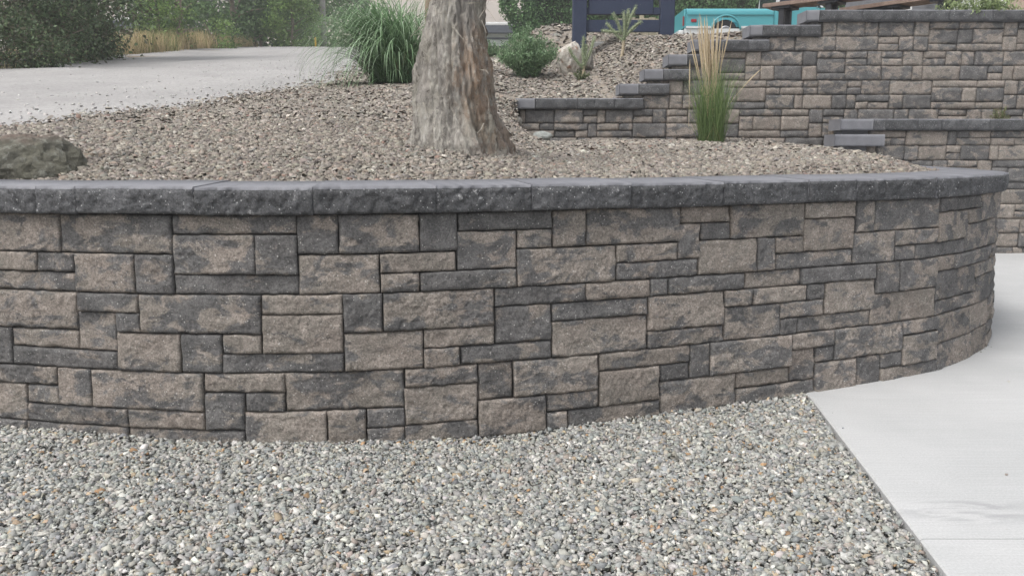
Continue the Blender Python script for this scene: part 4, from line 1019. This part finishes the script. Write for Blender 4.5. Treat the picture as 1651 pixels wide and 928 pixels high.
wn = MB().box(at(1513, 8, hd).x-hp.x, at(1527, 8, hd).x-hp.x, -.03, .04, 0, 2.6).build('corner_post', M['black_metal'], ho)
dr = MB().box(at(1529, 8, hd).x-hp.x, at(1622, 8, hd).x-hp.x, -.02, .045, 0, 2.5, .01).build('door', M['white'], ho)
MB().box(at(1624, 8, hd).x-hp.x, hx1, -.06, .045, 0, 2.5, .02).build('stone_panel', gen_mat('buff_stone', (.42,.33,.26), (.50,.40,.33), 3, .9, .4), ho)
for px, z in ((1488, .66), (1494, .68), (1508, .8)):
    MB().box(at(px, 8, hd).x-hp.x, at(px+4, 8, hd).x-hp.x, -.09, -.02, z, z+.34, .01).build('meter_box', M['white'], ho)
tag(MB().box(at(1462,8,14).x, at(1469,8,14).x, 13.95, 14.05, float(terrain(np.array([7.]), np.array([14.]))[0])-.1, at(1465, 5, 14).z, .008).build('white_post', M['white']), 'short white post behind the terrace benches', 'post')

# ------------------------------------------------------------------ hedge, trees, buildings far off
def foliage_part(o, name, v, m=None): return tag(link(name, np_mesh(name, *v[:2], col=v[2]), m or M['leaf'], o), kind='stuff')
HD = 29.0
hp = on_ground(1020, HD); hl, hr = at(818, 20, HD).x, at(1420, 20, HD).x
he = empty('hedge', (hp.x, HD, hp.z), 'tall clipped green hedge behind the sign and pickup', 'hedge')
hh = 2.6; cs = []
for k in range(6500):
    x = random.uniform(hl, hr)-hp.x if k > 900 else hl-hp.x+random.uniform(0, .9); z = random.uniform(0, hh); bul = .14*math.sin(x*2.1)+.1*math.sin(x*4.7+z*3)
    if random.random() < .72: y = -.5 + bul + random.gauss(0, .10)
    else: y = random.uniform(-.5, .6); z = hh+random.gauss(0, .12) if random.random() < .5 else z
    x += .22*math.sin(z*3.3)*(1 if x < hl-hp.x+.5 else 0)
    cs.append((x, y, z))
foliage_part(he, 'foliage', leaves(cs, 9, .07, .085, .62, [(.10,.19,.075),(.13,.24,.095),(.18,.30,.13),(.07,.14,.055)], .1))
hm = gen_mat('hedge_dark_fill', (.035,.045,.022), (.05,.06,.03), 4)
MB().box(hl-hp.x+.6, hr-hp.x-.2, -.25, .5, -.3, hh-.18, .1).build('dark_inner_box', hm, he)  # solid dark box, its colour stands in for the shade behind the leaves

bark2 = gen_mat('tree_bark', (.20,.165,.135), (.29,.24,.20), 8, .9, .6, 40, .02)
def tree(px, D, h, rx, cols, label, base_h=.5, n_cl=70, nl=130, lsz=.10, sp=.28, name='tree', trunks=1, cat='tree', group=None, back=0., tr=.022):
    p = on_ground(px, D); o = empty(name, p, label, cat, group); cs = []; mb = MB()
    for t in range(trunks):
        bx_ = random.gauss(0, .25) if trunks > 1 else 0; a0 = random.random()*6.28
        tip = Vector((bx_+random.gauss(0, .3), random.gauss(0, .2), h*.8)); n = 7
        pts = [Vector((bx_, 0, -.2)).lerp(tip, i/n) + Vector((random.gauss(0, .05)*h*.2, random.gauss(0, .05)*h*.2, 0))*(i > 0) for i in range(n+1)]
        mb.tube(pts, [h*tr*(1-.8*i/n)+.01 for i in range(n+1)], 8)
        for k in range(7):
            q_ = pts[2+k % 5]; a = a0+k*2.4; L = rx*random.uniform(.5, .95)
            e = q_ + Vector((math.cos(a)*L, math.sin(a)*L, L*random.uniform(.2, .8))); mb.tube([q_, q_.lerp(e, .5)+Vector((0, 0, .06*L)), e], [h*.009, h*.006, .008], 5)
    mb.build('trunk', bark2, o)
    for k in range(n_cl):
        a = random.random()*6.28; zz_ = random.random(); rr_ = rx*(.45+.55*math.sin(math.pi*min(1, zz_*.85+.15)))*math.sqrt(random.uniform(.15, 1))*random.uniform(.8, 1.15)
        cs.append((math.cos(a)*rr_, math.sin(a)*rr_*.9 + back, base_h + zz_*(h-base_h)))
    ctone = np.array(cols); v = []
    for c_ in cs:
        f_ = random.uniform(.7, 1.25); v.append(leaves([c_], int(nl*.60), (sp*random.uniform(.7, 1.3), sp, sp*.7), lsz*1.22, .55, ctone*f_, .2, .22))
    foliage_part(o, 'crown', merge(v))
DK = [(.085,.125,.065),(.11,.155,.08),(.145,.195,.095),(.12,.115,.075)]; MD = [(.12,.19,.08),(.155,.24,.10),(.095,.16,.07)]; LT = [(.19,.28,.09),(.23,.33,.11),(.15,.24,.08)]
tree(-160, 13.0, 5.5, 2.0, DK, 'dark tree at the far left edge of the road', .5, 90, 200, .075, .3)
tree(22, 14.5, 6, 1.7, DK, 'dark dense tree with a bent pale trunk left of the road', .5, 90, 210, .075, .28, trunks=2, back=1.75, tr=.011)
tree(88, 16.5, 6, 1.15, DK, 'dark tree with a forked brown trunk beside the roadside bushes', .6, 85, 200, .075, .28, trunks=2, back=1.2, tr=.011)
tree(150, 21, 5, .9, MD, 'thin grey green tree in front of the white building', 2.3, 30, 90, .10)
for k, (px, D, hgt, r_, c_) in enumerate([(15, 12.9, .8, .85, DK), (75, 14.4, .95, .9, DK), (120, 16.4, 1.1, .75, DK), (150, 19.0, .8, .5, MD)]):
    tree(px, D, hgt, r_, c_, ['low dark bush at the left edge above the road', 'dark bush with a dead grey branch at the road verge', 'dark bush under the forked trunk at the road verge', 'olive bush nearest the dry grass on the road verge'][k], .08, 50, 170, .05, .15, 'bush', 1, 'bush')
tree(262, 25.5, 2.5, .75, LT, 'bright green bush at the left end of the dry grass', .2, 44, 130, .09, .2, 'bush', 2, 'bush')
tree(300, 30, 6, 2.0, MD, 'tall green tree behind the left half of the dry grass', .4, 75, 130, .13, .35)
tree(372, 34, 6, 2.3, MD, 'tall green tree behind the right half of the dry grass', .3, 80, 130, .14, .38)
tree(362, 28.5, 1.05, .42, LT, 'small pale green sapling growing in the dry grass', .05, 26, 60, .07, .12, 'sapling', 1, 'sapling')
tree(430, 36, 3.2, 1.5, MD, 'rounded green bush left of the yellowish bush', .2, 60, 120, .13, .3, 'bush', 2, 'bush')
tree(474, 33.5, 2.2, 1.05, LT, 'yellowish green bush next to the utility pole', .1, 60, 120, .10, .24, 'bush', 2, 'bush')
tree(515, 40, 5, 2.0, MD, 'green tree directly behind the utility pole', .3, 70, 130, .14, .38)
tree(575, 42, 4.5, 1.6, MD, 'green tree half hidden by the fountain grass', .3, 60, 120, .14, .36)
mb = MB(); p = on_ground(45, 13.1); mb.tube([(-.35, -.25, .04), (0, -.25, .08), (.3, -.25, .20), (.42, -.24, .34)], [.02, .024, .022, .015], 7)
tag(mb.build('fallen_branch', gen_mat('dead_wood', (.34,.32,.29), (.42,.40,.36), 10), None, p), 'bare grey fallen branch lying on the road verge', 'branch')
# dry grass along the far side of the road
parts = []
for k in range(300):
    y = random.uniform(15, 34) if k > 60 else random.uniform(12.5, 18); e = float(np.interp(y, FAR_EDGE[:,1], FAR_EDGE[:,0])); x = e - random.uniform(-.05, 1.4)
    z = float(terrain(np.array([x]), np.array([y]))[0]); hgt = (.60 if 19 < y < 29.5 else .46) if y > 17.5 else .16
    parts.append(blades(46, (x, y, z-.02), .38, (hgt*.55, hgt*1.25), .26, (.2, 1.1), (.008, .016), [(.58,.46,.28),(.66,.54,.34),(.50,.39,.22),(.38,.34,.17)] if random.random() < .88 else [(.20,.23,.09),(.26,.28,.12)], 4))
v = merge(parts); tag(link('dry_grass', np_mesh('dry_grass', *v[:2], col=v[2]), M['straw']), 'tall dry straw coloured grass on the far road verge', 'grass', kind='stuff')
# poles
p = on_ground(523, 34.0)
po = empty('utility_pole', p, 'weathered grey utility pole at the crest of the road', 'utility pole')
pm = gen_mat('pole_wood', (.30,.285,.285), (.38,.36,.36), 5, .85, .4, 30)
MB().tube([(0,0,-.4),(0,0,4.5),(0,0,9)], [.115,.105,.085], 14).build('shaft', pm, po, smooth=True)
MB().box(-1.1, 1.1, -.06, .06, 8.2, 8.35).build('crossarm', pm, po)
p = on_ground(509, 33.0); mk = empty('marker_post', p, 'small yellow marker post beside the utility pole', 'marker post'); ym = G('yellow_plastic').out((.62,.36,.02), .5)
MB().tube([(0,0,-.1),(0,0,.27)], .032, 10).build('post', ym, mk); MB().tube([(0,0,.27),(0,0,.31),(0,0,.34)], [.037,.037,.02], 10).build('post_cap', ym, mk)
p = on_ground(693, 20.0); tag(MB().tube([(0,0,-.3),(0,0,2),(0,0,6)], [.105,.10,.085], 12).build('wooden_pole', gen_mat('tan_pole', (.36,.27,.20), (.43,.33,.25), 6), None, p, smooth=True), 'tan wooden pole peeking out left of the tree trunk', 'pole')
# buildings
def house2(px0, px1, D, ytop, ybot, label, wallm, fasc, zb):
    a, b = at(px0, 50, D), at(px1, 50, D); zt = at(px0, ytop, D).z; o = empty('house', ((a.x+b.x)/2, D, zb), label, 'house'); h = (b.x-a.x)/2
    MB().box(-h, h, 0, 7, -.5, zt-zb-.45).build('wall', wallm, o)
    MB().box(-h-.4, h+.4, -.5, 7.5, zt-zb-.45, zt-zb-.08).build('fascia', fasc, o)
    MB().prism([(-h-.4, -.5), (h+.4, -.5), (h+.4, 7.5), (-h-.4, 7.5)], zt-zb-.079, zt-zb+.1, .04).build('roof', M['white'], o)
    for k in range(3):
        x = -h+.8+k*(2*h-1.6)/2.6; wn = MB().box(x, x+1.0, -.03, .02, (zt-zb)*.3, (zt-zb)*.62).build('window', M['white'], o); MB().box(x+.07, x+.93, -.045, -.031, (zt-zb)*.3+.07, (zt-zb)*.62-.07).build('pane', glass, wn)
    MB().box(-h+.02, h-.02, -.02, -.001, (zt-zb)*.72, (zt-zb)*.76).build('trim_board', fasc, o)
zf = lambda x, D: float(terrain(np.array([x]), np.array([D]))[0])
house2(60, 226, 46, 34, 76, 'white building with a dark fascia behind the roadside trees', M['white'], gen_mat('slate_fascia', (.10,.11,.14), (.13,.14,.17)), zf(-20, 46))
house2(735, 850, 46, 41, 80, 'pale green house with a dark roof edge right of the tree trunk', gen_mat('pale_green_siding', (.50,.56,.52), (.55,.60,.56), 2, .7, .1), gen_mat('dark_fascia', (.08,.09,.11), (.10,.11,.13)), zf(-1, 46)-.3)
# tan hill far behind
def hill_mat():
    g = G('dry_hill'); P = obj_coord(g)
    c = g.mix(g.ramp(g.noise(P, .04, 6, .65), .35, .65), (.44,.37,.31), (.54,.47,.40))
    c = g.mix(g.math('MULTIPLY', g.ramp(g.noise(P, .25, 6, .75), .55, .68), .7), c, (.17,.16,.11))
    return g.out(c, .95)
xs = np.linspace(-340, 340, 140); ysn = np.linspace(75, 340, 60)
def hz(X, Y):
    t = sstep(75, 250, Y); ridge = 48 + 5*fbm(np.stack([X*.016, Y*.008, X*0], -1), 3) - .035*X
    return 4 + (ridge-4)*t*(.55+.45*sstep(120, 250, Y)) + 3*fbm(np.stack([X*.04, Y*.04, X*0+4], -1), 4)*t
tag(grid_sheet('hills', xs, ysn, hz, hill_mat()), 'dry tan hillside far behind the houses', 'hill', kind='structure')

# background wood beyond the crest
for k, (px, D, hgt, r_) in enumerate([(250, 52, 8, 3.2), (345, 55, 7.5, 3.2), (90, 58, 10, 3.4), (455, 56, 6, 3.0)]):
    tree(px, D, hgt, r_, [(.05,.085,.04),(.065,.105,.05)], ['far dark tree rising behind the bright green bush', 'far dark tree rising behind the dry grass sapling', 'far tall tree behind the white building', 'far tree showing above the yellowish bush'][k], .3, 80, 120, .22, .6)
# smoky summer air
hz_box = MB().box(-360, 360, -25, 360, -1.2, 66).build('haze', None)
tag(hz_box, 'thin smoky summer haze in the air', 'haze', kind='stuff')
hm_ = bpy.data.materials.new('haze'); hm_.use_nodes = True; ht = hm_.node_tree; ht.nodes.remove(ht.nodes['Principled BSDF'])
pv = ht.nodes.new('ShaderNodeVolumePrincipled'); pv.inputs['Color'].default_value = (.86,.88,.90,1); pv.inputs['Density'].default_value = .004; pv.inputs['Anisotropy'].default_value = .3
ht.links.new(pv.outputs[0], ht.nodes['Material Output'].inputs['Volume']); hz_box.data.materials.append(hm_)
